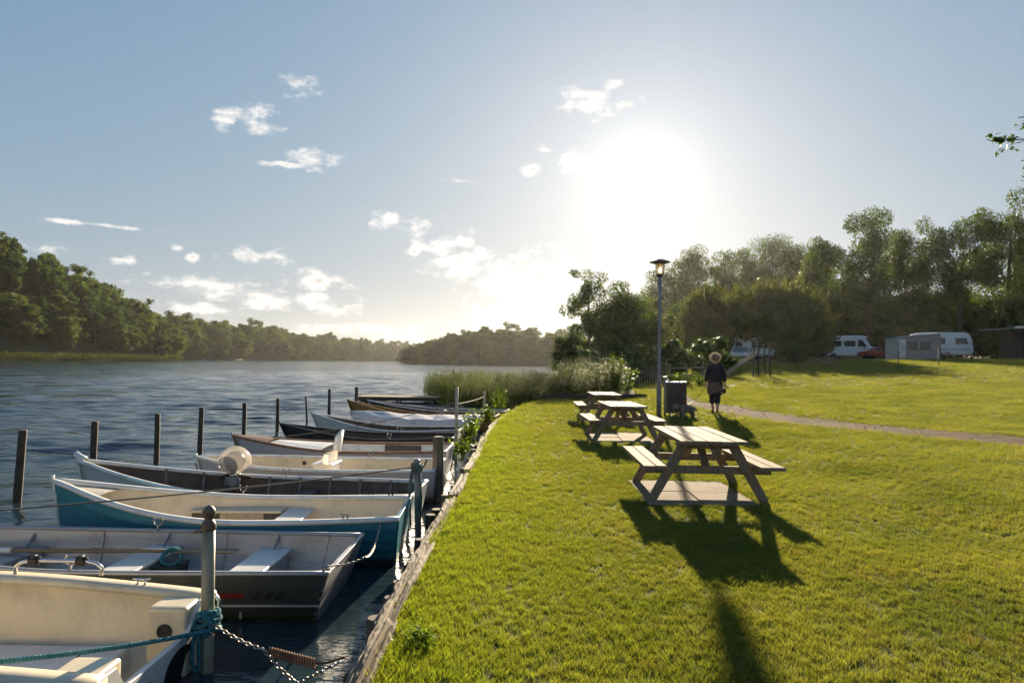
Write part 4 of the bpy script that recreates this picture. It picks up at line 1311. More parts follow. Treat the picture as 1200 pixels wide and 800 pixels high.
# ================================================================ boats
class Hull:
    def __init__(s, L, B, tw=0.8, fs=0.42, fm=0.36, fb=0.6, draft=0.16, rake_b=0.35, rake_s=0.14, fine=2.0, p=0.62, q=1.15, mid=0.42):
        s.L, s.B, s.tw, s.fs, s.fm, s.fb, s.draft, s.rb, s.rs, s.fine, s.p, s.q, s.mid = L, B, tw, fs, fm, fb, draft, rake_b, rake_s, fine, p, q, mid

    def half(s, t):
        if t < s.mid: f = s.tw + (1 - s.tw) * math.sin(t / s.mid * math.pi / 2)
        else: f = 1 - ((t - s.mid) / (1 - s.mid)) ** s.fine
        return max(0.0, f) * s.B / 2

    def sheer(s, t):
        if t < s.mid: k = 1 - t / s.mid; return s.fm + (s.fs - s.fm) * k * k
        k = (t - s.mid) / (1 - s.mid); return s.fm + (s.fb - s.fm) * k * k

    def keel(s, t):
        return -s.draft + (s.draft + 0.02) * max(0, (t - 0.75) / 0.25) ** 2 * 0.9

    def pt(s, t, u, side, inset=0.0, zmin=None):
        b, zs, zk = s.half(t), s.sheer(t), s.keel(t)
        a = u * math.pi / 2
        y = b * math.sin(a) ** s.p if a > 0 else 0.0
        fr = 1 - math.cos(a) ** s.q if u < 1 else 1.0
        z = zk + (zs - zk) * fr
        k = max(0, (t - 0.6) / 0.4)
        x = s.L * t + s.rb * fr * k * k - s.rs * fr * max(0, 1 - t / 0.12)
        y = max(0.0, y - inset)
        if zmin is not None: z = max(z, zmin)
        return Vector((x, side * y, z))

    def shell(s, inset=0.0, zmin=None, t0=0.0, t1=1.0, n=30, m=11, u0=0.0, u1=1.0, topdrop=0.0):
        mb = MB()
        for side in (1, -1):
            vs = []
            for i in range(n):
                t = t0 + (t1 - t0) * i / (n - 1)
                for j in range(m):
                    u = u0 + (u1 - u0) * j / (m - 1)
                    p = s.pt(t, u, side, inset, zmin)
                    if topdrop and j == m - 1: p.z -= topdrop
                    vs.append(p)
            fs = [(i * m + j, (i + 1) * m + j, (i + 1) * m + j + 1, i * m + j + 1) for i in range(n - 1) for j in range(m - 1)]
            mb.add(vs, fs, True)
        return mb

    def mesh_merge(s, mb, name, m, flip=False):
        me = bpy.data.meshes.new(name); me.from_pydata(mb.v, [], mb.f)
        bm = bmesh.new(); bm.from_mesh(me)
        bmesh.ops.remove_doubles(bm, verts=bm.verts, dist=0.0008)
        bmesh.ops.dissolve_degenerate(bm, edges=bm.edges, dist=0.0005)
        bmesh.ops.recalc_face_normals(bm, faces=bm.faces)
        for f in bm.faces: f.smooth = True
        bm.to_mesh(me); bm.free(); me.materials.append(m)
        return me

    def gunwale(s, wi=0.035, wo=0.02, h=0.035, t0=0.0, t1=1.0, n=36, dz=0.006):
        mb = MB()
        for side in (1, -1):
            vs = []
            for i in range(n):
                t = t0 + (t1 - t0) * i / (n - 1)
                p = s.pt(t, 1, side)
                yi, yo = max(0, abs(p.y) - wi), abs(p.y) + wo
                r = 0.35 * h
                for (yy, zz) in ((yi, dz - h), (yi, dz - r), (yi + r, dz), (yo - r, dz), (yo, dz - r), (yo, dz - h)):
                    vs.append((p.x + (0.02 if t > 0.97 else 0), side * yy, p.z + zz))
            m = 6
            fs = [(i * m + j, (i + 1) * m + j, (i + 1) * m + (j + 1) % m, i * m + (j + 1) % m) for i in range(n - 1) for j in range(m)]
            fs += [tuple(range(m)), tuple((n - 1) * m + j for j in range(m))]
            mb.add(vs, fs, True)
        return mb

    def band(s, u, w=0.012, h=0.03, t0=0.0, t1=1.0, n=30):
        """rubbing strip along the outside of the hull"""
        mb = MB()
        for side in (1, -1):
            vs = []
            for i in range(n):
                t = t0 + (t1 - t0) * i / (n - 1); p = s.pt(t, u, side)
                for (yy, zz) in ((-0.004, -h / 2), (w, -h / 3), (w, h / 3), (-0.004, h / 2)): vs.append((p.x, p.y + side * yy, p.z + zz))
            fs = [(i * 4 + j, (i + 1) * 4 + j, (i + 1) * 4 + (j + 1) % 4, i * 4 + (j + 1) % 4) for i in range(n - 1) for j in range(4)]
            fs += [(0, 1, 2, 3), tuple((n - 1) * 4 + j for j in range(4))]
            mb.add(vs, fs)
        return mb

    def transom(s, th=0.04, notch=0.0, m=12):
        mb = MB(); top = []
        ring = [s.pt(0, j / (m - 1), 1) for j in range(m)]
        ring += [s.pt(0, j / (m - 1), -1) for j in range(m - 1, 0, -1)]
        if notch > 0:
            b = s.half(0); zt = s.sheer(0); z1 = zt - notch
            k = s.rs * (1 - notch / (s.fs + s.draft))
            top = [Vector((-k, -b * 0.52, z1)), Vector((-k, b * 0.52, z1))]
            i = m                                                      # between the +side rim and the -side rim
            ring = ring[:m] + [Vector((-s.rs, b * 0.72, zt)), top[1], top[0], Vector((-s.rs, -b * 0.72, zt))] + ring[m:]
        n = len(ring)
        vs = [p + Vector((-0.002, 0, 0)) for p in ring] + [p + Vector((th, 0, 0)) for p in ring]
        fs = [tuple(range(n)), tuple(range(2 * n - 1, n - 1, -1))] + [(i, (i + 1) % n, n + (i + 1) % n, n + i) for i in range(n)]
        return mb.add(vs, fs)

    def inner_half(s, t, z, inset):
        best = 0
        for j in range(21):
            p = s.pt(t, j / 20, 1, inset)
            if p.z <= z: best = p.y
        return best

    def thwart(s, t, z, w, inset=0.03, th=0.035):
        mb = MB(); n = 2
        y0, y1 = s.inner_half(t - w / 2 / s.L, z, inset), s.inner_half(t + w / 2 / s.L, z, inset)
        x0, x1 = s.L * t - w / 2, s.L * t + w / 2
        vs = [(x0, -y0, z - th), (x1, -y1, z - th), (x1, y1, z - th), (x0, y0, z - th), (x0, -y0, z), (x1, -y1, z), (x1, y1, z), (x0, y0, z)]
        return mb.add(vs, [(0, 3, 2, 1), (4, 5, 6, 7), (0, 1, 5, 4), (1, 2, 6, 5), (2, 3, 7, 6), (3, 0, 4, 7)])

    def deck(s, t0, t1=0.995, dz=0.0, crown=0.03, n=10, m=7, inset=0.012):
        mb = MB(); vs = []
        for i in range(n):
            t = t0 + (t1 - t0) * i / (n - 1); p = s.pt(t, 1, 1); b = max(0.003, p.y - inset)
            for j in range(m):
                k = -1 + 2 * j / (m - 1); vs.append((p.x, b * k, p.z + dz + crown * (1 - k * k) * min(1, b / 0.3)))
        fs = [(i * m + j, i * m + j + 1, (i + 1) * m + j + 1, (i + 1) * m + j) for i in range(n - 1) for j in range(m - 1)]
        return mb.add(vs, fs, True)

    def ribs(s, ts, inset=0.028, w=0.03, d=0.02, zmin=None, u0=0.35):
        out = []
        for t in ts:
            for side in (1, -1):
                mb = MB(); vs = []; n = 9
                for j in range(n):
                    u = u0 + (0.985 - u0) * j / (n - 1)
                    p = s.pt(t, u, side, inset, zmin)
                    for dx, dy in ((-w / 2, 0.006), (w / 2, 0.006), (w / 2, -d), (-w / 2, -d)): vs.append((p.x + dx, p.y + side * dy, p.z))
                fs = [(j * 4 + k, j * 4 + (k + 1) % 4, (j + 1) * 4 + (k + 1) % 4, (j + 1) * 4 + k) for j in range(n - 1) for k in range(4)] + [(0, 1, 2, 3), tuple((n - 1) * 4 + k for k in range(4))]
                out.append(mb.add(vs, fs))
        return out


def cleat(mb, c, L=0.14, along=(1, 0, 0)):
    c = Vector(c); d = Vector(along)
    mb.tube([c - d * L / 2 + Vector((0, 0, 0.045)), c - d * L * .25 + Vector((0, 0, 0.04)), c + d * L * .25 + Vector((0, 0, 0.04)), c + d * L / 2 + Vector((0, 0, 0.045))], [0.006, 0.009, 0.009, 0.006], 8)
    for k in (-0.2, 0.2): mb.tube([c + d * L * k, c + d * L * k + Vector((0, 0, 0.042))], 0.010, 8)


def oarlock(mb, c):
    c = Vector(c)
    mb.tube([c, c + Vector((0, 0, 0.05))], 0.011, 7)
    mb.tube([c + Vector((0.045 * math.cos(a), 0, 0.095 + 0.045 * math.sin(a))) for a in np.linspace(R(-220), R(40), 12)], 0.008, 6)


def boat(name, x, y, ang, hull, m_out, m_in, m_rim, label, floor=0.02, gw=None, notch=0.0, m_tr=None, inset=0.026, m_floor=None):
    """Empty at the stern on the water; local +x runs to the bow"""
    t = empty(name, (x, y, WATER), math.pi + R(ang)); tag(t, label, 'boat', 'rowing boats moored along the bank')
    link('hull', hull.mesh_merge(hull.shell(), 'hull', m_out), t)
    link('interior', hull.mesh_merge(hull.shell(inset, floor, 0.012, 0.975, 28, 11, 0.0, 1.0, 0.012), 'interior', m_in), t)
    g = gw or dict(); hull.gunwale(**g).build('gunwale', m_rim, t)
    hull.transom(notch=notch).build('transom', m_tr or m_out, t, bevel=0.004)
    # stem bar
    mb = MB(); mb.tube([hull.pt(1.0, u, 1) + Vector((0.008, 0, 0)) for u in np.linspace(0.12, 1, 8)] + [hull.pt(1, 1, 1) + Vector((0.012, 0, 0.03))], 0.018, 6)
    mb.build('stem', m_rim, t)
    return t


gel = lambda n, c, **k: mat(n, c, tuple(v * 0.86 for v in c), rough=0.32, scale=2.5, dirt=tuple(v * 0.42 for v in c), dirt_amt=0.6, dirt_scale=3.0, coat=0.15, **k)
BM = dict(
    cream=gel('cream_gelcoat', (0.74, 0.63, 0.44)), white=gel('white_gelcoat', (0.74, 0.72, 0.67)), white_hull=gel('white_hull_gelcoat', (0.72, 0.70, 0.65), waterline=True), ivory=gel('ivory_gelcoat', (0.66, 0.58, 0.45)),
    teal=mat('teal_hull_paint', (0.015, 0.20, 0.255), (0.010, 0.135, 0.18), rough=0.4, scale=3, dirt=(0.05, 0.09, 0.09), dirt_amt=0.4, waterline=True),
    alu=mat('brushed_aluminium', (0.40, 0.40, 0.41), (0.28, 0.28, 0.29), rough=0.5, metal=0.55, scale=4, stretch=(0.6, 3, 3), dirt=(0.16, 0.14, 0.11), dirt_amt=0.5),
    darkgreen=mat('dark_green_hull', (0.042, 0.050, 0.044), (0.028, 0.034, 0.030), rough=0.4, scale=3, dirt=(0.05, 0.05, 0.045), dirt_amt=0.4, waterline=True),
    brown_in=mat('brown_interior', (0.11, 0.085, 0.07), (0.06, 0.047, 0.038), rough=0.7, scale=5, dirt=(0.04, 0.035, 0.03), dirt_amt=0.6),
    grey_in=mat('grey_interior', (0.20, 0.19, 0.18), (0.13, 0.12, 0.115), rough=0.7, scale=5, dirt=(0.07, 0.06, 0.05), dirt_amt=0.6),
    lilac=mat('pale_grey_hull', (0.46, 0.44, 0.46), (0.38, 0.36, 0.38), rough=0.4, scale=3, dirt=(0.2, 0.18, 0.17), dirt_amt=0.4, waterline=True),
    wood=mat('varnished_rim', (0.33, 0.165, 0.07), (0.20, 0.10, 0.045), rough=0.4, scale=4, stretch=(1, 9, 9), dirt=(0.12, 0.07, 0.04), dirt_amt=0.5),
    black=mat('black_hull_paint', (0.016, 0.015, 0.016), (0.010, 0.010, 0.011), rough=0.4, scale=3, dirt=(0.05, 0.045, 0.04), dirt_amt=0.5, waterline=True),
    ochre=mat('ochre_hull_paint', (0.27, 0.17, 0.045), (0.17, 0.105, 0.03), rough=0.5, scale=3, dirt=(0.08, 0.06, 0.03), dirt_amt=0.5, waterline=True),
    tarp=mat('pale_tarpaulin', (0.56, 0.55, 0.57), (0.46, 0.45, 0.47), rough=0.55, scale=4, bump=0.5, bscale=6, dirt=(0.25, 0.24, 0.22), dirt_amt=0.4, bdist=0.03),
    red=mat('red_lettering', (0.15, 0.018, 0.014), rough=0.4, scale=8), pale=mat('pale_blue_white_hull', (0.52, 0.56, 0.56), (0.44, 0.48, 0.48), rough=0.4, scale=3, dirt=(0.2, 0.2, 0.17), dirt_amt=0.4, waterline=True),
    oar=mat('oar_wood', (0.24, 0.17, 0.10), (0.15, 0.105, 0.065), rough=0.6, scale=5, stretch=(1, 9, 9)), cloth=mat('faded_cloth', (0.42, 0.36, 0.27), (0.3, 0.25, 0.19), rough=0.9, scale=12, stretch=(8, 1, 1)),
)


# ---- boat 1: cream plastic boat, only its stern in the frame
def boat_cream():
    h = Hull(4.6, 1.5, tw=0.95, fs=0.46, fm=0.57, fb=0.75, draft=0.14, rake_b=0.3, rake_s=0.10, p=0.5, q=0.9)
    t = boat('motorboat', -2.22, 4.27, 0, h, BM['white_hull'], BM['cream'], BM['cream'], 'cream plastic boat with grab rail and cleat, nearest the camera at bottom left', floor=0.0, gw=dict(wi=0.115, wo=0.03, h=0.05), notch=0.17, inset=0.045)
    b = h.half(0)
    # box with hatch in the stern, lower step beside it
    mb = MB(); mb.box((0.95, -0.05, 0.075), (1.15, 0.86, 0.17)); mb.build('locker', BM['white'], t, bevel=0.02, seg=3)
    mb = MB(); mb.box((0.95, 0.08, 0.162), (1.10, 0.006, 0.006)); mb.box((0.62, -0.12, 0.162), (0.006, 0.4, 0.006)); mb.box((1.2, -0.12, 0.162), (0.006, 0.4, 0.006)); mb.build('hatch_seam', MT['black'], t)
    mb = MB(); mb.box((0.62, 0.07, 0.168), (0.05, 0.035, 0.012)); mb.build('hatch_latch', MT['black'], t)
    # quarter blocks beside the motor well
    for sd in (1, -1):
        mb = MB(); mb.box((0.08, sd * (b - 0.19), 0.225), (0.27, 0.29, 0.47)); q = mb.build('quarter_block', BM['cream'], t, bevel=0.03, seg=3)
        mb = MB(); mb.lathe([(0.050, 0), (0.052, 0.006), (0.046, 0.012), (0.038, 0.008), (0.034, 0.003)], (0, 0, 0), 20)
        v = mb.build('vent', MT['black'], q, (0.09, sd * (b - 0.336), 0.30), rot=(R(90) * sd, 0, 0))
    # grab rail with two rod clamps on the far gunwale (far side = local -y)
    r = h.pt(0.30, 1, -1); zz = h.sheer(0.3) + 0.0
    mb = MB(); xs = [1.06, 1.06, 1.10, 1.17, 1.57, 1.64, 1.68, 1.68]; zs = [0, 0.055, 0.085, 0.10, 0.10, 0.085, 0.055, 0]
    mb.tube([(x - 0.35, -0.69, zz + z + 0.01) for x, z in zip(xs, zs)], 0.013, 10); rail = mb.build('grab_rail', MT['chrome'], t)
    for x in (0.86, 1.20):
        mb = MB(); mb.box((x, -0.69, zz + 0.1), (0.07, 0.05, 0.055)); mb.box((x, -0.69, zz + 0.135), (0.04, 0.04, 0.03)); mb.tube([(x - 0.05, -0.69, zz + 0.125), (x + 0.045, -0.69, zz + 0.135)], 0.012, 6); mb.build('rod_clamp', MT['black'], rail, bevel=0.006)
    mb = MB(); cleat(mb, (0.42, -0.69, h.sheer(0.1)), 0.13); mb.build('cleat', MT['chrome'], t)
    mb = MB(); cleat(mb, (0.50, 0.69, h.sheer(0.1)), 0.13); mb.build('cleat', MT['chrome'], t)
    for sd in (1, -1):
        mb = MB(); mb.tube([(-0.11, sd * (b - 0.02), 0.25), (-0.14, sd * (b - 0.02), 0.30), (-0.14, sd * (b - 0.02), 0.40), (-0.115, sd * (b - 0.03), 0.445), (-0.06, sd * (b - 0.03), 0.452)], 0.014, 8); mb.build('corner_rail', MT['chrome'], t)
        mb = MB(); mb.torus((-0.115, sd * (b - 0.06), 0.23), 0.03, 0.007, Matrix.Rotation(R(80), 3, 'Y'), 14, 6); mb.build('stern_eye', MT['chrome'], t)
    # black panels on the transom's outer face, painted as dark openings
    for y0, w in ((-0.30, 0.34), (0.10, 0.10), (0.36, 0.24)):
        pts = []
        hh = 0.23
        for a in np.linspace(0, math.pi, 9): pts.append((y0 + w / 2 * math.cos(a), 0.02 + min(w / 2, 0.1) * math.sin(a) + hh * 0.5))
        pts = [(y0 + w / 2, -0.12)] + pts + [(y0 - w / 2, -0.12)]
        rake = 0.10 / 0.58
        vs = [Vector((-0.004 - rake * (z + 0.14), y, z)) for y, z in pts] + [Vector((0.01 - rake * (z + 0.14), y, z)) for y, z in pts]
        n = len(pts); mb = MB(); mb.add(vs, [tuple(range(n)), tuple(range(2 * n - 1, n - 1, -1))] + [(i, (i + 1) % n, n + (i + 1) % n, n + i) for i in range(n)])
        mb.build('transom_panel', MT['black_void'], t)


boat_cream()


# ---- boat 2: aluminium boat, dark outside
def boat_alu():
    h = Hull(4.5, 1.36, tw=0.9, fs=0.44, fm=0.43, fb=0.62, draft=0.12, rake_b=0.3, rake_s=0.17, p=0.55, q=1.0)
    t = boat('rowing_boat', -1.60, 6.14, -1.0, h, BM['darkgreen'], BM['alu'], BM['alu'], 'dark green aluminium boat with grey inside and an oar, second from the front', floor=0.03, gw=dict(wi=0.03, wo=0.02, h=0.03), m_tr=BM['alu'], inset=0.012)
    for k, tt in enumerate((0.155, 0.40, 0.68)):
        mb = h.thwart(tt, 0.285 - 0.0 * k, 0.30, 0.014, 0.03); b = mb.build('thwart', BM['white'] if k < 2 else BM['alu'], t, bevel=0.006)
        x = h.L * tt - 0.15; y = h.inner_half(tt, 0.2, 0.02)
        mb = MB(); mb.box((x + 0.012, 0, 0.145), (0.02, y * 1.9, 0.22)); mb.build('seat_front', BM['alu'], b)
        for sd in (1, -1):
            yy = h.inner_half(tt, 0.40, 0.012)
            mb = MB(); mb.bar((h.L * tt, sd * (yy - 0.09), 0.285), (h.L * tt - 0.02, sd * (yy + 0.004), 0.40), 0.035, 0.012, (1, 0, 0)); mb.build('knee', BM['alu'], b)
    for mb in h.ribs((0.06, 0.27, 0.54, 0.8), 0.012, 0.025, 0.014, 0.03): mb.build('rib', BM['alu'], t)
    h.band(0.66, 0.010, 0.022).build('rubbing_strip', BM['alu'], t)
    # faded red lettering bar and three slashes on the near side (local +y)
    def decal(name, t0, t1, ua, ub, m, slant=0.0):
        vs = []; n = 8
        for i in range(n):
            t_ = t0 + (t1 - t0) * i / (n - 1)
            for u, ds in ((ua, 0), (ub, slant)):
                p = h.pt(t_ + ds, u, 1); vs.append((p.x, p.y + 0.004, p.z))
        mb = MB().add(vs, [(i * 2, (i + 1) * 2, (i + 1) * 2 + 1, i * 2 + 1) for i in range(n - 1)]); mb.build(name, m, t)
    decal('red_stripe', 0.115, 0.165, 0.745, 0.80, BM['red']); decal('red_stripe', 0.172, 0.215, 0.765, 0.80, BM['red']); decal('red_stripe', 0.222, 0.30, 0.745, 0.81, BM['red'])
    for k in range(3): decal('slash_mark', 0.062 + 0.016 * k, 0.071 + 0.016 * k, 0.735, 0.81, MT['black'], -0.009)
    mb = MB(); oarlock(mb, (1.9, 0.655, 0.42)); mb.build('oarlock', MT['chain'], t)
    mb = MB(); oarlock(mb, (1.9, -0.655, 0.42)); mb.build('oarlock', MT['chain'], t)
    mb = MB(); mb.tube([h.pt(0, 1, 1) + Vector((0.05, -0.03, 0.0)), h.pt(0, 1, 1) + Vector((0.03, -0.01, 0.04))], 0.012, 7); mb.torus(h.pt(0, 1, 1) + Vector((0.01, 0, 0.02)), 0.022, 0.006, None, 12, 6); mb.build('stern_eye', MT['chain'], t)
    # loose things lying in it, each its own object
    o = empty('oar', (-4.25, 6.42, WATER + 0.335), math.pi + R(1)); tag(o, 'wooden oar lying along the inside of the dark green boat', 'oar')
    mb = MB(); mb.tube([(-1.2, 0, 0.0), (-0.5, 0, -0.005), (0.4, 0, -0.01), (1.0, 0, 0)], [0.017, 0.022, 0.022, 0.018], 10); mb.build('shaft', BM['oar'], o)
    mb = MB(); mb.box((-1.42, 0, 0.002), (0.55, 0.13, 0.018)); mb.build('blade', BM['oar'], o, bevel=0.008)
    mb = MB(); mb.tube([(0.38, 0, -0.01), (0.52, 0, -0.008)], 0.026, 10); mb.build('collar', BM['white'], o)
    mb = MB(); mb.tube([(-0.42, 0, -0.005), (-0.36, 0, -0.005)], 0.027, 10); mb.build('grip', BM['oar'], o)
    mb = MB()
    for k in range(7):
        mb.torus((0.004 * math.sin(k * 2), 0.01 * math.cos(k), 0.012 * (k % 3)), 0.085 + 0.008 * math.sin(k * 3), 0.009, Matrix.Rotation(R(12 * math.sin(k)), 3, 'X'), 22, 6)
    tag(mb.build('rope_coil', MT['rope'], None, (-3.12, 6.38, WATER + 0.285), rot=(R(48), R(8), 0)), 'small coil of blue-green rope lying on the black box in the dark green boat', 'rope')
    mb = MB(); mb.box((0, 0, 0.09), (0.42, 0.24, 0.18)); mb.box((0, 0, 0.195), (0.44, 0.26, 0.03))
    tag(mb.build('tool_box', MT['black'], None, (-3.22, 6.36, WATER + 0.035), bevel=0.012), 'small black box between the seats of the dark green boat', 'box')


boat_alu()


# ---- boat 3: teal lapstrake boat with cream inside
def boat_teal():
    h = Hull(3.66, 1.32, tw=0.86, fs=0.52, fm=0.49, fb=0.80, draft=0.14, rake_b=0.14, rake_s=0.06, p=0.6, q=1.05, fine=2.2)
    t = boat('rowing_boat', -1.22, 7.68, 2.0, h, BM['teal'], BM['ivory'], BM['white'], 'teal clinker boat with white rim and cream inside, third from the front', floor=0.05, gw=dict(wi=0.055, wo=0.03, h=0.045))
    ns = 6
    for sd in (1, -1):                                     # overlapping planks
        for k in range(ns):
            u0, u1 = 0.30 + 0.68 * k / ns, 0.30 + 0.68 * (k + 1) / ns + 0.012
            n = 24; vs = []
            for i in range(n):
                tt = 0.004 + 0.99 * i / (n - 1)
                for u, off in ((u0, 0.028), (u1, 0.005), (u1, -0.004), (u0, 0.003)):
                    p = h.pt(tt, min(u, 0.995), sd); vs.append((p.x + (0.004 if tt > .95 else 0), p.y + sd * off, p.z))
            fs = [(i * 4 + j, (i + 1) * 4 + j, (i + 1) * 4 + (j + 1) % 4, i * 4 + (j + 1) % 4) for i in range(n - 1) for j in range(4)] + [(0, 1, 2, 3), tuple((n - 1) * 4 + j for j in range(4))]
            MB().add(vs, fs).build('strake', BM['teal'], t)
    h.thwart(0.34, 0.36, 0.30, 0.028, 0.04).build('thwart', BM['white'], t, bevel=0.008)
    # far side locker: dark panel painted as its shadowy opening, cloth in front
    y = -h.inner_half(0.55, 0.3, 0.03)
    mb = MB(); mb.box((1.95, y + 0.12, 0.36), (1.05, 0.22, 0.03)); lk = mb.build('side_locker', BM['ivory'], t, bevel=0.006)
    mb = MB(); mb.box((1.95, y + 0.20, 0.24), (1.0, 0.02, 0.20)); mb.build('locker_dark_panel', BM['brown_in'], lk)
    mb = MB(); vs = []
    for i in range(22):
        for j in range(2): vs.append((1.62 + 0.5 * i / 21, y + 0.225 + 0.012 * math.sin(i * 1.9), 0.35 - 0.22 * j))
    mb.add(vs, [(2 * i, 2 * i + 1, 2 * i + 3, 2 * i + 2) for i in range(21)], True).build('curtain', BM['cloth'], lk)
    h.deck(0.86, dz=-0.05).build('foredeck', BM['ivory'], t)
    p = h.pt(0.12, 1, 1); mb = MB(); cleat(mb, (p.x + 0.05, p.y - 0.02, p.z), 0.12); mb.build('cleat', MT['chain'], t)
    p = h.pt(0.06, 1, -1); mb = MB(); cleat(mb, (p.x, p.y + 0.02, p.z), 0.1); mb.build('cleat', MT['black'], t)


boat_teal()


# ---- boat 4: pale boat with dark ribbed inside and a raised stem
def boat_pale():
    h = Hull(4.45, 1.42, tw=0.74, fs=0.46, fm=0.44, fb=0.74, draft=0.15, rake_b=0.2, rake_s=0.10, p=0.62, fine=2.1)
    t = boat('rowing_boat', -1.28, 9.14, -3.0, h, BM['pale'], BM['brown_in'], BM['white'], 'pale boat with dark brown ribbed inside and upturned white stem, fourth from the front', floor=0.05, gw=dict(wi=0.04, wo=0.03, h=0.045))
    for mb in h.ribs((0.1, 0.2, 0.3, 0.4, 0.5, 0.6, 0.7, 0.8), 0.028, 0.035, 0.02, 0.05): mb.build('rib', BM['grey_in'], t)
    h.thwart(0.36, 0.27, 0.25, 0.03).build('thwart', BM['brown_in'], t, bevel=0.006)
    h.thwart(0.62, 0.30, 0.25, 0.03).build('thwart', BM['brown_in'], t, bevel=0.006)
    mb = MB(); p = h.pt(1, 1, 1); mb.tube([p + Vector((-0.12, 0, -0.03)), p + Vector((-0.02, 0, 0.02)), p + Vector((0.03, 0, 0.08))], [0.05, 0.05, 0.03], 8); mb.build('stem_head', BM['white'], t)
    for sd in (1, -1):
        p = h.pt(0.45, 1, sd); mb = MB(); oarlock(mb, (p.x, p.y, p.z)); mb.build('oarlock', MT['chain'], t)
    p = h.pt(0.1, 1, 1); mb = MB(); cleat(mb, (p.x, p.y - 0.02, p.z), 0.12); mb.build('cleat', MT['black'], t)


boat_pale()


def outboard():
    """outboard motor wrapped in clear plastic, clamped to the far side of the pale boat"""
    t = empty('outboard_motor', (-3.93, 9.78, WATER + 0.34), R(8)); tag(t, 'outboard motor wrapped in a cloudy clear plastic bag', 'motor')
    mb = MB(); mb.box((0, 0, 0.05), (0.10, 0.10, 0.26)); mb.box((0, -0.09, 0.06), (0.20, 0.05, 0.13)); mb.tube([(-0.07, -0.12, -0.02), (-0.07, -0.12, 0.10)], 0.014, 7); mb.tube([(0.07, -0.12, -0.02), (0.07, -0.12, 0.10)], 0.014, 7); mb.build('clamp', MT['lamp_metal'], t, bevel=0.01)
    mb = MB(); mb.tube([(0.03, 0, 0.14), (0.12, -0.08, 0.13), (0.24, -0.14, 0.12)], [0.02, 0.018, 0.022], 8); mb.tube([(-0.05, -0.05, 0.14), (-0.2, -0.06, 0.11)], [0.03, 0.016], 8); mb.build('tiller', MT['black'], t)
    bm = bmesh.new(); bmesh.ops.create_uvsphere(bm, u_segments=20, v_segments=12, radius=1)
    for v in bm.verts:
        z = v.co.z; v.co.x *= 0.15 * (1 - 0.15 * max(0, -z)); v.co.y *= 0.20; v.co.z = 0.33 + 0.145 * z
    for f in bm.faces: f.smooth = True
    me = bpy.data.meshes.new('cowling'); bm.to_mesh(me); bm.free(); me.materials.append(MT['motor_grey']); link('cowling', me, t)
    bm = bmesh.new(); bmesh.ops.create_uvsphere(bm, u_segments=28, v_segments=18, radius=1)
    rg = random.Random(3)
    for v in bm.verts:
        z = v.co.z; k = 1.0 if z > -0.45 else 1.0 - 0.9 * (-0.45 - z)
        a = math.atan2(v.co.y, v.co.x); wr = 1 + 0.05 * math.sin(7 * a + 3 * z) * (0.4 + abs(min(z, 0.0)) * 1.6) + rg.uniform(-0.012, 0.012)
        v.co.x *= 0.225 * k * wr; v.co.y *= 0.24 * k * wr; v.co.z = 0.33 + (0.215 if z > 0 else 0.20) * z
    for f in bm.faces: f.smooth = True
    me = bpy.data.meshes.new('plastic_bag'); bm.to_mesh(me); bm.free(); me.materials.append(MT['bag']); link('plastic_bag', me, t)
    mb = MB(); mb.torus((0, 0, 0.145), 0.075, 0.012, None, 16, 6); mb.build('tie', BM['white'], t)


def bag_mat():
    m, nt, N, L, b = new_mat('cloudy_plastic_film')
    out = N['Material Output']
    tr = N.new('ShaderNodeBsdfTransparent'); tl = N.new('ShaderNodeBsdfTranslucent'); tl.inputs[0].default_value = (0.75, 0.68, 0.58, 1)
    b.inputs['Base Color'].default_value = (0.55, 0.50, 0.44, 1); b.inputs['Roughness'].default_value = 0.25
    a = N.new('ShaderNodeMixShader'); a.inputs[0].default_value = 0.5; L.new(b.outputs[0], a.inputs[1]); L.new(tl.outputs[0], a.inputs[2])
    c = N.new('ShaderNodeMixShader'); c.inputs[0].default_value = 0.6; L.new(tr.outputs[0], c.inputs[1]); L.new(a.outputs[0], c.inputs[2])
    L.new(c.outputs[0], out.inputs[0]); return m


MT['bag'] = bag_mat(); MT['motor_grey'] = mat('motor_cowl_grey', (0.20, 0.18, 0.16), rough=0.4, scale=5)
outboard()


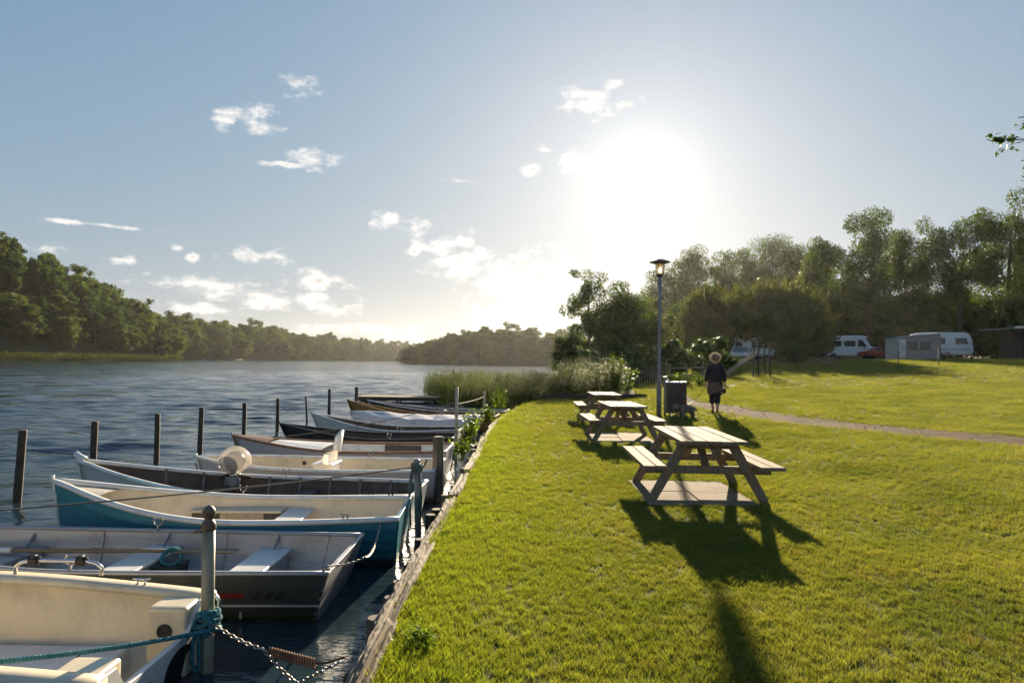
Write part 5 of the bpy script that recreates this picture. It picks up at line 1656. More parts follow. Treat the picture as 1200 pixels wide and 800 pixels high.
# ---- boat 5: cream-lined low boat with a small perspex screen
def boat_5():
    h = Hull(3.75, 1.38, tw=0.88, fs=0.50, fm=0.48, fb=0.56, draft=0.14, rake_b=0.15, rake_s=0.05, fine=3.2)
    t = boat('rowing_boat', -1.16, 10.92, -2.0, h, BM['lilac'], BM['cream'], BM['white'], 'pale boat with yellow-cream inside and a small clear screen, fifth from the front', floor=0.03, gw=dict(wi=0.05, wo=0.025, h=0.04))
    mb = MB(); mb.box((1.75, 0.1, 0.50), (0.34, 0.5, 0.025)); c = mb.build('console', BM['white'], t, bevel=0.008)
    mb = MB(); vs = []
    for i in range(9):
        a = R(-80 + 20 * i)
        for z in (0.50, 0.66): vs.append((1.62 + 0.22 * math.cos(a) * (1 if z < .6 else 0.7), 0.1 + 0.26 * math.sin(a), z))
    mb.add(vs, [(2 * i, 2 * i + 2, 2 * i + 3, 2 * i + 1) for i in range(8)], True).build('screen', MT['bag'], c)
    mb = MB(); mb.box((1.75, 0.1, 0.26), (0.3, 0.42, 0.46)); mb.build('console_base', BM['white'], c, bevel=0.01)
    for x in (0.5, 2.35):
        mb = MB(); mb.lathe([(0.03, 0), (0.034, 0.01), (0.024, 0.014)], (0, 0, 0), 12); y = -h.inner_half(x / h.L, 0.38, 0.026); mb.build('rod_holder', MT['black'], t, (x, y + 0.012, 0.38), rot=(R(-90), 0, 0))
    p = h.pt(0.33, 1, -1); mb = MB(); oarlock(mb, (p.x, p.y, p.z)); mb.build('oarlock', MT['chain'], t)
    h.thwart(0.72, 0.30, 0.3, 0.03).build('thwart', BM['cream'], t, bevel=0.006)


boat_5()


# ---- boat 6: white boat with wooden rim, wooden foredeck, white helm seat
def boat_6():
    h = Hull(3.85, 1.44, tw=0.86, fs=0.52, fm=0.49, fb=0.68, draft=0.14, rake_b=0.25, rake_s=0.06, fine=2.0)
    t = boat('rowing_boat', -1.2, 12.95, -1.5, h, BM['lilac'], BM['white'], BM['wood'], 'white boat with varnished wooden rim, wooden foredeck and white seat, sixth from the front', floor=0.05, gw=dict(wi=0.04, wo=0.025, h=0.04))
    fd = h.deck(0.83, dz=0.004).build('foredeck', BM['wood'], t)
    h.deck(0.58, 0.83, dz=-0.02, crown=0.02).build('side_deck', BM['white'], t)
    mb = MB(); vs = []
    for i in range(11):
        k = -1 + 0.2 * i; vs += [(2.1 + 0.05 * k * k, 0.22 * k, 0.25), (2.02 + 0.05 * k * k, 0.22 * k, 0.80 - 0.10 * k * k), (1.98 + 0.05 * k * k, 0.22 * k, 0.80 - 0.10 * k * k), (2.05 + 0.05 * k * k, 0.22 * k, 0.25)]
    fs = [(i * 4 + j, (i + 1) * 4 + j, (i + 1) * 4 + (j + 1) % 4, i * 4 + (j + 1) % 4) for i in range(10) for j in range(4)] + [(0, 1, 2, 3), (40, 41, 42, 43)]
    mb.add(vs, fs, True).build('seat_back', BM['white'], t)
    mb = MB(); mb.box((2.25, 0, 0.26), (0.45, 0.46, 0.06)); mb.build('seat', BM['white'], t, bevel=0.02)
    y = -h.inner_half(0.24, 0.35, 0.03); mb = MB(); mb.box((0.95, y + 0.02, 0.39), (0.72, 0.03, 0.12)); mb.build('locker_slot', BM['brown_in'], t)
    h.thwart(0.2, 0.3, 0.4, 0.03).build('thwart', BM['white'], t, bevel=0.008)


boat_6()


def simple_boat(x, y, ang, h, out, inn, rim, label, ribs=True, locks=True, gw=None, **k):
    t = boat('rowing_boat', x, y, ang, h, BM[out], BM[inn], BM[rim], label, floor=0.05, gw=gw, **k)
    for tt in (0.22, 0.45, 0.68): h.thwart(tt, h.fm * 0.62, 0.22, 0.03).build('thwart', BM[inn], t, bevel=0.005)
    if ribs:
        for mb in h.ribs((0.14, 0.32, 0.55, 0.78), 0.028, 0.03, 0.018, 0.05): mb.build('rib', BM[inn], t)
    if locks:
        for sd in (1, -1):
            p = h.pt(0.36, 1, sd); mb = MB(); oarlock(mb, (p.x, p.y, p.z)); mb.build('oarlock', MT['chain'], t)
    return t


simple_boat(-1.35, 15.15, 0.5, Hull(3.4, 1.34, tw=0.75, fs=0.50, fm=0.46, fb=0.72, fine=2.0), 'black', 'brown_in', 'black', 'low black-hulled boat, seventh from the front behind the wooden-rimmed boat')
simple_boat(-1.35, 17.0, -4.0, Hull(3.35, 1.36, tw=0.75, fs=0.48, fm=0.44, fb=0.80, fine=2.0), 'white_hull', 'brown_in', 'white', 'white boat with dark inside and raised bow, eighth from the front')


def boat_tarp():
    h = Hull(3.15, 1.4, tw=0.85, fs=0.55, fm=0.52, fb=0.66, fine=2.2)
    t = boat('rowing_boat', -1.0, 18.95, -3.0, h, BM['lilac'], BM['grey_in'], BM['lilac'], 'boat under a pale grey tarpaulin, ninth from the front', floor=0.05)
    mb = MB(); n, m = 30, 15; vs = []
    rg = random.Random(8)
    for i in range(n):
        tt = 0.0 + 0.99 * i / (n - 1); p = h.pt(tt, 1, 1); b = p.y + 0.035
        for j in range(m):
            k = -1 + 2 * j / (m - 1)
            if abs(k) > 0.86: y, z = math.copysign(b, k), p.z + 0.012 - 0.20 * (abs(k) - 0.86) / 0.14 * (1 + 0.25 * math.sin(i * 1.3))
            else: kk = k / 0.86; y = b * kk; z = p.z + 0.014 + 0.10 * (1 - abs(kk)) * min(1, b / 0.3) + 0.012 * math.sin(i * 0.9 + 4 * kk)
            vs.append((p.x - 0.02, y, z + rg.uniform(-0.004, 0.004)))
    fs = [(i * m + j, i * m + j + 1, (i + 1) * m + j + 1, (i + 1) * m + j) for i in range(n - 1) for j in range(m - 1)]
    mb.add(vs, fs, True).build('tarpaulin', BM['tarp'], t)
    mb = MB()
    for k in (-1, 1): mb.tube([(0.9, k * 0.3, 0.66), (0.85, k * 0.28, 0.74), (0.95, k * 0.22, 0.76), (1.0, k * 0.24, 0.68)], 0.012, 6)
    mb.build('tie', MT['chain'], t)


boat_tarp()
simple_boat(-0.55, 21.2, -7.0, Hull(4.35, 1.3, tw=0.7, fs=0.48, fm=0.42, fb=0.86, fine=2.0), 'ochre', 'ochre', 'ochre', 'yellow-brown wooden boat with high bow, tenth from the front')
simple_boat(-0.25, 23.3, -9.0, Hull(4.5, 1.3, tw=0.7, fs=0.48, fm=0.44, fb=0.72, fine=2.0), 'black', 'grey_in', 'lilac', 'farthest boat, dark hull with pale grey rim, beside the reeds')


def jetty():
    t = empty('jetty', (-5.6, 34.3, WATER), 0); tag(t, 'low wooden jetty platform beyond the last boat, left of the reeds', 'jetty')
    for i in range(19):
        mb = MB(); mb.box((-1.9 + 0.21 * i, 0, 0.30), (0.195, 1.6, 0.04)); mb.build('plank', MT['wood_table'], t)
    for yy in (-0.74, 0.74):
        mb = MB(); mb.box((0, yy, 0.20), (4.0, 0.10, 0.155)); mb.build('bearer', MT['wood_dark'], t)
    for xx in (-1.8, 0, 1.8):
        for yy in (-0.6, 0.6): mb = MB(); mb.tube([(xx, yy, -1.0), (xx, yy, 0.125)], 0.07, 8); mb.build('pile', MT['wood_dark'], t)


jetty()


# ================================================================ picnic tables on slabs
def picnic_table(x, y, rz, label, proto=None):
    if proto is not None:
        t = copy_tree(proto); t.location = (x, y, H(x, y) + 0.012); t.rotation_euler = (0, 0, rz); tag(t, label); return t
    t = empty('picnic_table', (x, y, H(x, y) + 0.012), rz); tag(t, label, 'picnic table', 'wooden picnic tables on the lawn')
    L = 1.86
    rg = random.Random(2)
    me = None
    for k in range(5):                                       # table top boards
        mb = MB(); mb.box((0, 0, 0), (0.146, L + rg.uniform(-0.012, 0.012), 0.042))
        mb.build('top_plank', MT['wood_table'], t, ((k - 2) * 0.156, rg.uniform(-0.006, 0.006), 0.725 + rg.uniform(-0.003, 0.003)), bevel=0.006, seg=2)
    for sd in (-1, 1):
        for k in range(2):
            mb = MB(); mb.box((0, 0, 0), (0.136, L + rg.uniform(-0.012, 0.012), 0.042))
            mb.build('bench_plank', MT['wood_table'], t, (sd * (0.60 + 0.145 * k), rg.uniform(-0.006, 0.006), 0.435 + rg.uniform(-0.003, 0.003)), bevel=0.006, seg=2)
    for fy in (-0.62, 0.62):
        s = 1 if fy > 0 else -1
        for sd in (-1, 1):
            mb = MB(); mb.bar((sd * 0.665, fy, 0.0), (sd * 0.275, fy, 0.70), 0.045, 0.115, (sd * -0.87, 0, -0.49))
            # square the foot with the ground
            me = mb.mesh('leg', MT['wood_frame'], 0.005)
            for v in me.vertices:
                if v.co.z < 0.05: v.co.z = 0.0 if v.co.z < 0.028 else v.co.z
            link('leg', me, t)
        mb = MB(); mb.box((0, fy - s * 0.048, 0.366), (1.52, 0.045, 0.094)); mb.build('bench_bearer', MT['wood_frame'], t, bevel=0.005)
        mb = MB(); mb.box((0, fy - s * 0.048, 0.66), (0.74, 0.045, 0.085)); mb.build('top_bearer', MT['wood_frame'], t, bevel=0.005)
        mb = MB(); mb.bar((0.0, fy - s * 0.075, 0.375), (0.0, s * 0.12, 0.70), 0.09, 0.04, (0, 1, 0)); mb.build('brace', MT['wood_frame'], t, bevel=0.004)
        for sd in (-1, 1):
            mb = MB(); mb.tube([(sd * 0.47, fy + s * 0.022, 0.366), (sd * 0.47, fy + s * 0.033, 0.366)], 0.013, 8); mb.build('bolt', MT['chain'], t)
    mb = MB(); mb.box((0, 0, 0.68), (0.70, 0.07, 0.045)); mb.build('batten', MT['wood_frame'], t)
    return t


t1 = picnic_table(2.385, 8.83, -0.03, 'nearest and largest picnic table, weathered wood, long shadow towards the viewer')
picnic_table(2.40, 14.93, 0.02, 'middle of the three lawn picnic tables, on its own paving slabs', t1)
picnic_table(2.62, 19.35, -0.02, 'farthest of the three lawn picnic tables, next to the lamp post', t1)
picnic_table(22.6, 49.5, 0.5, 'small far picnic table in the shade before the white camper van', t1)


def slabs(cx, cy, w, l, a, label, nx=2, ny=2):
    t = empty('paving', (cx, cy, H(cx, cy)), a); tag(t, label, 'paving', 'paving slabs under the picnic tables')
    rg = random.Random(int(cy))
    for i in range(nx):
        for j in range(ny):
            sw, sl = w / nx - 0.012, l / ny - 0.012
            mb = MB(); mb.box((0, 0, 0), (sw, sl, 0.06))
            mb.build('slab', MT['concrete'], t, (-w / 2 + w / nx * (i + .5), -l / 2 + l / ny * (j + .5), -0.012 + rg.uniform(-0.003, 0.004)), bevel=0.006, rot=(rg.uniform(-.004, .004), rg.uniform(-.004, .004), 0))


slabs(*SLABS[0], 'pale concrete slabs under the nearest picnic table')
slabs(*SLABS[1], 'pale concrete slabs under the middle picnic table')


# ================================================================ lamp, bin
def lamp():
    x, y = 4.46, 20.65
    t = empty('street_lamp', (x, y, H(x, y)), label='tall slim grey lamp post with flat round cap and amber lantern', cat='lamp')
    mb = MB(); mb.lathe([(0.075, -0.3), (0.075, 1.0), (0.072, 1.06), (0.055, 1.10), (0.050, 2.6), (0.046, 4.22)], n=18); mb.build('pole', MT['lamp_metal'], t)
    mb = MB(); mb.box((0.0, -0.076, 0.55), (0.07, 0.012, 0.26)); mb.build('service_door', MT['lamp_metal'], t, bevel=0.004)
    mb = MB(); mb.lathe([(0.05, 4.20), (0.09, 4.24), (0.115, 4.27), (0.12, 4.29), (0.118, 4.30)], n=20); mb.build('lantern_base', MT['lamp_cap'], t)
    mb = MB(); mb.lathe([(0.105, 4.295), (0.118, 4.42), (0.128, 4.60)], n=24); g = mb.build('lantern_glass', MT['glass_warm'], t)
    for k in range(6):
        a = k * math.pi / 3; mb = MB(); mb.tube([(0.118 * math.cos(a), 0.118 * math.sin(a), 4.29), (0.142 * math.cos(a), 0.142 * math.sin(a), 4.62)], 0.008, 6); mb.build('lantern_bar', MT['lamp_cap'], t)
    mb = MB(); mb.lathe([(0.06, 4.60), (0.14, 4.605), (0.29, 4.64), (0.312, 4.652), (0.312, 4.664), (0.28, 4.68), (0.15, 4.735), (0.05, 4.75), (0.001, 4.752)], n=36); mb.build('cap', MT['lamp_cap'], t)
    return t


lamp()


def bin_():
    x, y = 4.93, 20.42
    t = empty('litter_bin', (x, y, H(x, y)), label='round slatted brown litter bin beside the lamp post', cat='bin')
    m = mat('bin_slats', (0.12, 0.09, 0.07), (0.075, 0.056, 0.044), rough=0.7, scale=5, stretch=(6, 6, 0.6), bump=0.3)
    n = 26; me = None
    for k in range(n):
        a = 2 * math.pi * k / n
        if me is None: mb = MB(); mb.box((0, 0, 0), (0.048, 0.022, 0.92)); me = mb.mesh('slat', m, 0.004)
        link('slat', me, t, (0.29 * math.cos(a), 0.29 * math.sin(a), 0.56), (0, 0, a + math.pi / 2))
    for z in (0.16, 0.95): mb = MB(); mb.torus((0, 0, z), 0.272, 0.012, None, 32, 6); mb.build('hoop', MT['chain'], t)
    mb = MB(); mb.lathe([(0.262, 0.14), (0.262, 0.99), (0.255, 0.99), (0.255, 0.16), (0.02, 0.15)], n=28); mb.build('liner', MT['black'], t)
    mb = MB(); mb.torus((0, 0, 1.01), 0.285, 0.02, None, 36, 8); mb.build('rim', MT['chain'], t)
    mb = MB(); rg = random.Random(5)
    vs = []
    for i in range(28):
        a = 2 * math.pi * i / 28
        for r, z in ((0.252, 0.9), (0.256, 1.03 + rg.uniform(0, 0.012)), (0.308, 1.028 + rg.uniform(0, 0.01)), (0.310, 1.005 + rg.uniform(-0.012, 0.01))): vs.append((r * math.cos(a), r * math.sin(a), z))
    mb.add(vs, [(i * 4 + j, ((i + 1) % 28) * 4 + j, ((i + 1) % 28) * 4 + j + 1, i * 4 + j + 1) for i in range(28) for j in range(3)], True).build('bag', BM['white'], t)
    mb = MB(); mb.tube([(-0.345, 0, -0.3), (-0.345, 0, 1.16)], 0.03, 10); mb.box((-0.345, 0, 1.17), (0.1, 0.1, 0.02)); mb.build('post', MT['lamp_metal'], t)
    for k in range(3):
        a = k * 2.1 + 0.4; mb = MB(); mb.tube([(0.2 * math.cos(a), 0.2 * math.sin(a), -0.03), (0.2 * math.cos(a), 0.2 * math.sin(a), 0.15)], 0.02, 6); mb.build('leg', MT['chain'], t)


bin_()


# ================================================================ walker and dog
def skin(name, V, E, rad, m, parent, sub=2, loc=None, smooth=True):
    me = bpy.data.meshes.new(name); me.from_pydata(V, E, [])
    bm = bmesh.new(); bm.from_mesh(me); ly = bm.verts.layers.skin.verify(); bm.verts.ensure_lookup_table()
    for i, v in enumerate(bm.verts):
        r = rad[i]; v[ly].radius = (r, r) if isinstance(r, (int, float)) else r
        v[ly].use_root = (i == 0)
    bm.to_mesh(me); bm.free()
    o = bpy.data.objects.new(name, me); col.objects.link(o)
    o.modifiers.new('skin', 'SKIN'); o.modifiers['skin'].use_smooth_shade = True
    sb = o.modifiers.new('sub', 'SUBSURF'); sb.levels = sub; sb.render_levels = sub
    dg = bpy.context.evaluated_depsgraph_get()
    me2 = bpy.data.meshes.new_from_object(o.evaluated_get(dg), depsgraph=dg)
    bpy.data.objects.remove(o); me2.name = name
    me2.materials.clear(); me2.materials.append(m)
    for p in me2.polygons: p.use_smooth = True
    return link(name, me2, parent, loc)


def person():
    x, y = 6.04, 20.25
    t = empty('person', (x, y, H(x, y)), R(-6)); tag(t, 'person in dark jacket and brown wrap with pale curly hair, walking away', 'person')
    sk = mat('skin_tone', (0.45, 0.27, 0.19), (0.38, 0.22, 0.15), rough=0.55, scale=8)
    jk = mat('dark_navy_jacket', (0.022, 0.022, 0.028), (0.012, 0.012, 0.016), rough=0.85, scale=9, bump=0.4, bscale=12, bdist=0.02)
    tr = mat('black_leggings', (0.018, 0.017, 0.018), rough=0.85, scale=9)
    wr = mat('brown_wrap_cloth', (0.16, 0.105, 0.08), (0.09, 0.06, 0.047), rough=0.9, scale=14, stretch=(4, 4, 0.6), bump=0.5, bscale=14, bdist=0.02)
    sh = mat('dark_shoes', (0.05, 0.04, 0.035), rough=0.6, scale=9)
    hr = leaf_mat('pale_blond_hair', (0.80, 0.74, 0.60), (0.68, 0.6, 0.46), trans=0.65, tcol=(1.2, 1.2, 1.15), scale=30)
    hr2 = mat('blond_hair_shaded', (0.17, 0.125, 0.085), (0.10, 0.072, 0.05), rough=0.8, scale=24, bump=0.8, bscale=60)  # shade on the back of the head, painted as darker hair
    # body facing +y. indices
    V = [(0, 0, 0.93), (0, 0.0, 1.15), (0, 0.01, 1.36), (0, 0.03, 1.46), (0, 0.04, 1.53), (0, 0.045, 1.62), (0, 0.045, 1.70),         # 0-6 spine, neck, head
         (-0.075, 0.02, 0.90), (-0.065, 0.15, 0.50), (-0.04, 0.13, 0.10), (-0.045, 0.25, 0.035),                                        # 7-10 left leg forward
         (0.075, -0.01, 0.90), (0.065, 0.0, 0.49), (0.04, -0.14, 0.12), (0.045, -0.03, 0.035),                                        # 11-14 right leg back
         (-0.19, 0.0, 1.40), (-0.25, -0.03, 1.13), (-0.26, 0.09, 0.90), (-0.265, 0.12, 0.83),                                        # 15-18 left arm
         (0.19, 0.0, 1.40), (0.25, -0.05, 1.13), (0.27, 0.0, 0.88), (0.275, 0.01, 0.81)]                                               # 19-22 right arm
    E = [(0, 1), (1, 2), (2, 3), (3, 4), (4, 5), (5, 6), (0, 7), (7, 8), (8, 9), (9, 10), (0, 11), (11, 12), (12, 13), (13, 14), (2, 15), (15, 16), (16, 17), (17, 18), (2, 19), (19, 20), (20, 21), (21, 22)]
    rad = [(0.14, 0.11), (0.125, 0.095), (0.13, 0.10), 0.055, 0.055, (0.078, 0.095), (0.065, 0.08), 0.085, 0.058, 0.038, (0.04, 0.03), 0.085, 0.058, 0.038, (0.04, 0.03), 0.055, 0.04, 0.028, (0.026, 0.036), 0.055, 0.04, 0.028, (0.026, 0.036)]
    for hand, sd in ((18, -1), (22, 1)):
        hx, hy, hz = V[hand]
        for k, (dy, ln) in enumerate(((-0.028, 0.05), (-0.010, 0.062), (0.009, 0.065), (0.027, 0.058))):
            b = len(V); V += [(hx, hy + dy, hz - 0.035), (hx - sd * 0.004, hy + dy * 1.05, hz - 0.035 - ln * .55), (hx - sd * 0.02, hy + dy + 0.004, hz - 0.035 - ln)]
            E += [(hand, b), (b, b + 1), (b + 1, b + 2)]; rad += [0.010, 0.009, 0.008]
        b = len(V); V += [(hx - sd * 0.012, hy + 0.040, hz + 0.0), (hx - sd * 0.02, hy + 0.058, hz - 0.035)]; E += [(hand, b), (b, b + 1)]; rad += [0.011, 0.009]
    skin('body', V, E, rad, sk, t)
    # face: nose, ears (front is away from the viewer)
    mb = MB(); mb.box((0, 0.135, 1.625), (0.03, 0.035, 0.05), None, 0.4)
    for sd in (-1, 1): mb.box((sd * 0.083, 0.05, 1.625), (0.02, 0.035, 0.06), None, 0.7)
    mb.build('face_features', sk, t, bevel=0.006)
    mb = MB()
    for sd in (-1, 1): mb.lathe([(0.001, -0.008), (0.010, -0.004), (0.010, 0.004), (0.001, 0.008)], (sd * 0.034, 0.128, 1.645), 8)
    mb.build('eyes', MT['black'], t)
    mb = MB(); mb.tube([(-0.028, 0.127, 1.575), (0, 0.134, 1.572), (0.028, 0.127, 1.575)], 0.006, 6); mb.build('mouth', mat('lips', (0.35, 0.12, 0.1), rough=0.5), t)
    # jacket: torso and sleeves
    V = [(0, 0, 0.86), (0, 0, 1.0), (0, 0.0, 1.2), (0, 0.01, 1.38), (0, 0.025, 1.455), (-0.18, 0.0, 1.40), (-0.245, -0.03, 1.13), (-0.262, 0.06, 0.93), (0.18, 0.0, 1.40), (0.245, -0.05, 1.13), (0.268, -0.01, 0.92)]
    E = [(0, 1), (1, 2), (2, 3), (3, 4), (3, 5), (5, 6), (6, 7), (3, 8), (8, 9), (9, 10)]
    skin('jacket', V, E, [(0.235, 0.165), (0.225, 0.16), (0.20, 0.145), (0.18, 0.135), 0.085, 0.085, 0.075, 0.055, 0.085, 0.075, 0.055], jk, t)
    # wrap tied round the hips, folded hem
    mb = MB(); n = 36; rows = [(0.94, 0.215, 0.155), (0.86, 0.225, 0.165), (0.76, 0.225, 0.17), (0.66, 0.215, 0.165), (0.60, 0.205, 0.16)]; vs = []
    for i, (z, a, b) in enumerate(rows):
        for k in range(n):
            th = 2 * math.pi * k / n; f = 1 + 0.05 * i / 4 * math.sin(9 * th) + 0.03 * math.sin(4 * th + 1)
            vs.append((a * f * math.cos(th), 0.02 + b * f * math.sin(th), z - (0.05 * math.sin(2 * th + 0.6) + 0.02 * math.sin(7 * th)) * i / 4))
    mb.add(vs, [(i * n + k, i * n + (k + 1) % n, (i + 1) * n + (k + 1) % n, (i + 1) * n + k) for i in range(len(rows) - 1) for k in range(n)], True).build('wrap', wr, t)
    V = [(0, 0.01, 0.90), (-0.085, 0.03, 0.84), (-0.07, 0.15, 0.50), (-0.052, 0.14, 0.26), (0.085, 0.0, 0.84), (0.068, 0.0, 0.49), (0.052, -0.075, 0.27)]
    skin('trousers', V, [(0, 1), (1, 2), (2, 3), (0, 4), (4, 5), (5, 6)], [0.13, 0.11, 0.092, 0.078, 0.11, 0.092, 0.078], tr, t)
    for a, b in (((-0.042, 0.12, 0.055), (-0.047, 0.28, 0.04)), ((0.042, -0.13, 0.075), (0.046, 0.02, 0.035))):
        a, b = Vector(a), Vector(b)
        skin('shoe', [tuple(a), tuple(a.lerp(b, .5) - Vector((0, 0, .006))), tuple(b)], [(0, 1), (1, 2)], [(0.045, 0.055), (0.046, 0.042), (0.042, 0.034)], sh, t)
    # curly hair: dense mass plus loose curls that catch the sun
    bm = bmesh.new(); bmesh.ops.create_icosphere(bm, subdivisions=4, radius=1)
    rg = random.Random(6)
    for v in bm.verts:
        c = v.co.copy(); k = 1 + 0.07 * math.sin(9 * c.x + 4 * c.z) * math.sin(8 * c.z + 3 * c.y) + 0.05 * math.sin(17 * c.y + 9 * c.x) + rg.uniform(-0.03, 0.03)
        face = c.y > 0.55 and c.z < 0.35
        v.co = Vector((c.x * (0.138 - 0.02 * c.z) * k, 0.03 + c.y * (0.13 if not face else 0.09) * k, 1.66 + c.z * 0.118 * k))
    for f in bm.faces: f.smooth = True
    me = bpy.data.meshes.new('hair'); bm.to_mesh(me); bm.free(); me.materials.append(hr2); hair = link('hair', me, t)
    mb = MB()
    for k in range(700):
        d = Vector((rg.gauss(0, 1), rg.gauss(0.35, 0.55), rg.gauss(0.3, 0.8))).normalized()
        b = Vector((d.x * 0.13, 0.03 + d.y * 0.12, 1.66 + d.z * 0.11)); s = d.cross(Vector((0.3, 0.2, 0.9))).normalized(); u = d.cross(s); L = rg.uniform(0.02, 0.05)
        mb.tube([b + d * (L * i / 5) + (s * math.cos(i * 1.5 + k) + u * math.sin(i * 1.5 + k)) * 0.012 for i in range(6)], 0.0034, 4, cap=False)
    mb.build('curls', hr, hair)
    mb = MB(); mb.box((0, 0, 0), (0.10, 0.17, 0.16)); bag = mb.build('pouch', MT['black'], t, (0.255, 0.05, 0.68), bevel=0.025, seg=2)
    # the lead, held in the left hand, down to the dog's collar
    m = t.matrix_basis
    hand = Matrix.Translation(t.location) @ Matrix.Rotation(R(-6), 4, 'Z') @ Vector((-0.27, 0.13, 0.79))
    return hand


hand = person()


def dog():
    x, y = 5.08, 19.75
    t = empty('dog', (x, y, H(x, y)), R(198)); tag(t, 'small shaggy grey dog sniffing at the foot of the litter bin', 'dog')
    fur = mat('grey_shaggy_fur', (0.27, 0.22, 0.17), (0.08, 0.065, 0.055), rough=0.95, scale=9, bump=0.8, bscale=40, bdist=0.02, dirt=(0.38, 0.31, 0.23), dirt_amt=0.7, dirt_scale=6)
    # faces +x locally
    V = [(0.0, 0, 0.27), (0.15, 0, 0.262), (0.24, 0, 0.29), (0.31, 0, 0.33), (0.37, 0, 0.335), (0.44, 0, 0.305), (0.475, 0, 0.295),
         (-0.14, 0, 0.275), (-0.21, 0, 0.27), (-0.28, 0, 0.25), (-0.33, 0, 0.19),
         (0.17, 0.065, 0.22), (0.165, 0.068, 0.12), (0.175, 0.068, 0.02), (0.20, 0.068, 0.012),
         (0.17, -0.065, 0.22), (0.19, -0.068, 0.12), (0.18, -0.068, 0.02), (0.205, -0.068, 0.012),
         (-0.15, 0.06, 0.23), (-0.11, 0.068, 0.165), (-0.19, 0.068, 0.095), (-0.175, 0.068, 0.02), (-0.15, 0.068, 0.012),
         (-0.15, -0.06, 0.23), (-0.13, -0.068, 0.165), (-0.21, -0.068, 0.095), (-0.20, -0.068, 0.02), (-0.175, -0.068, 0.012)]
    E = [(0, 1), (1, 2), (2, 3), (3, 4), (4, 5), (5, 6), (0, 7), (7, 8), (8, 9), (9, 10), (1, 11), (11, 12), (12, 13), (13, 14), (1, 15), (15, 16), (16, 17), (17, 18), (7, 19), (19, 20), (20, 21), (21, 22), (22, 23), (7, 24), (24, 25), (25, 26), (26, 27), (27, 28)]
    rad = [0.11, 0.12, 0.092, 0.078, 0.08, 0.046, 0.03, 0.105, 0.08, 0.032, 0.02] + [0.06, 0.042, 0.034, 0.028] * 2 + [0.07, 0.055, 0.038, 0.032, 0.028] * 2
    body = skin('body', V, E, rad, fur, t)
    for sd in (-1, 1):
        mb = MB(); mb.add([(0.345, sd * 0.028, 0.385), (0.315, sd * 0.078, 0.37), (0.375, sd * 0.07, 0.37), (0.335, sd * 0.065, 0.50)], [(0, 1, 3), (1, 2, 3), (2, 0, 3), (0, 2, 1)]); mb.build('ear', fur, t)
    mb = MB(); mb.lathe([(0.001, -0.012), (0.014, 0), (0.001, 0.012)], (0.497, 0, 0.298), 8); mb.build('nose', MT['black'], t)
    mb = MB(); mb.torus((0.275, 0, 0.312), 0.088, 0.009, Matrix.Rotation(R(65), 3, 'Y'), 16, 6); mb.build('collar', BM['red'], t)
    mb = MB(); rg = random.Random(9)
    for k in range(900):                                      # shaggy coat
        a = rg.uniform(0, 6.28); u = rg.uniform(-0.22, 0.32); r = 0.112 if -0.18 < u < 0.2 else 0.082
        zc = 0.27 + (0.05 if u > 0.22 else 0)
        b = Vector((u, r * math.cos(a), zc + r * math.sin(a))); d = Vector((-0.5, math.cos(a), math.sin(a) * 0.6 - 0.5)).normalized() * rg.uniform(0.025, 0.05)
        s = Vector((rg.uniform(-.007, .007), rg.uniform(-.007, .007), rg.uniform(-.004, .004)))
        mb.add([b - s, b + s, b + d], [(0, 1, 2)])
    mb.build('coat', fur, t)
    m = Matrix.Translation(t.location) @ Matrix.Rotation(R(198), 4, 'Z')
    return m @ Vector((0.26, 0, 0.37))


collar = dog()
mb = MB(); mb.tube(sag(hand - Vector((0, 0, 0.03)), collar, 0.16), 0.006, 5)
tag(mb.build('dog_lead', MT['black']), 'slack dark lead between the walker\'s hand and the dog', 'lead')


# ================================================================ camp site: vehicles, tent, shed, slide, fences
def wheel(t, x, y, z, r, w):
    mb = MB(); mb.lathe([(r * 0.62, -w / 2), (r * 0.95, -w / 2), (r, -w * 0.3), (r, w * 0.3), (r * 0.95, w / 2), (r * 0.62, w / 2)], n=20)
    tw = mb.build('wheel', MT['tyre'], t, (x, y, z), rot=(R(90), 0, 0))
    mb = MB(); mb.lathe([(r * 0.6, -w * 0.46), (r * 0.62, w * 0.46), (r * 0.3, w * 0.5), (0.01, w * 0.44)], n=16); mb.build('rim', MT['chain'], tw)


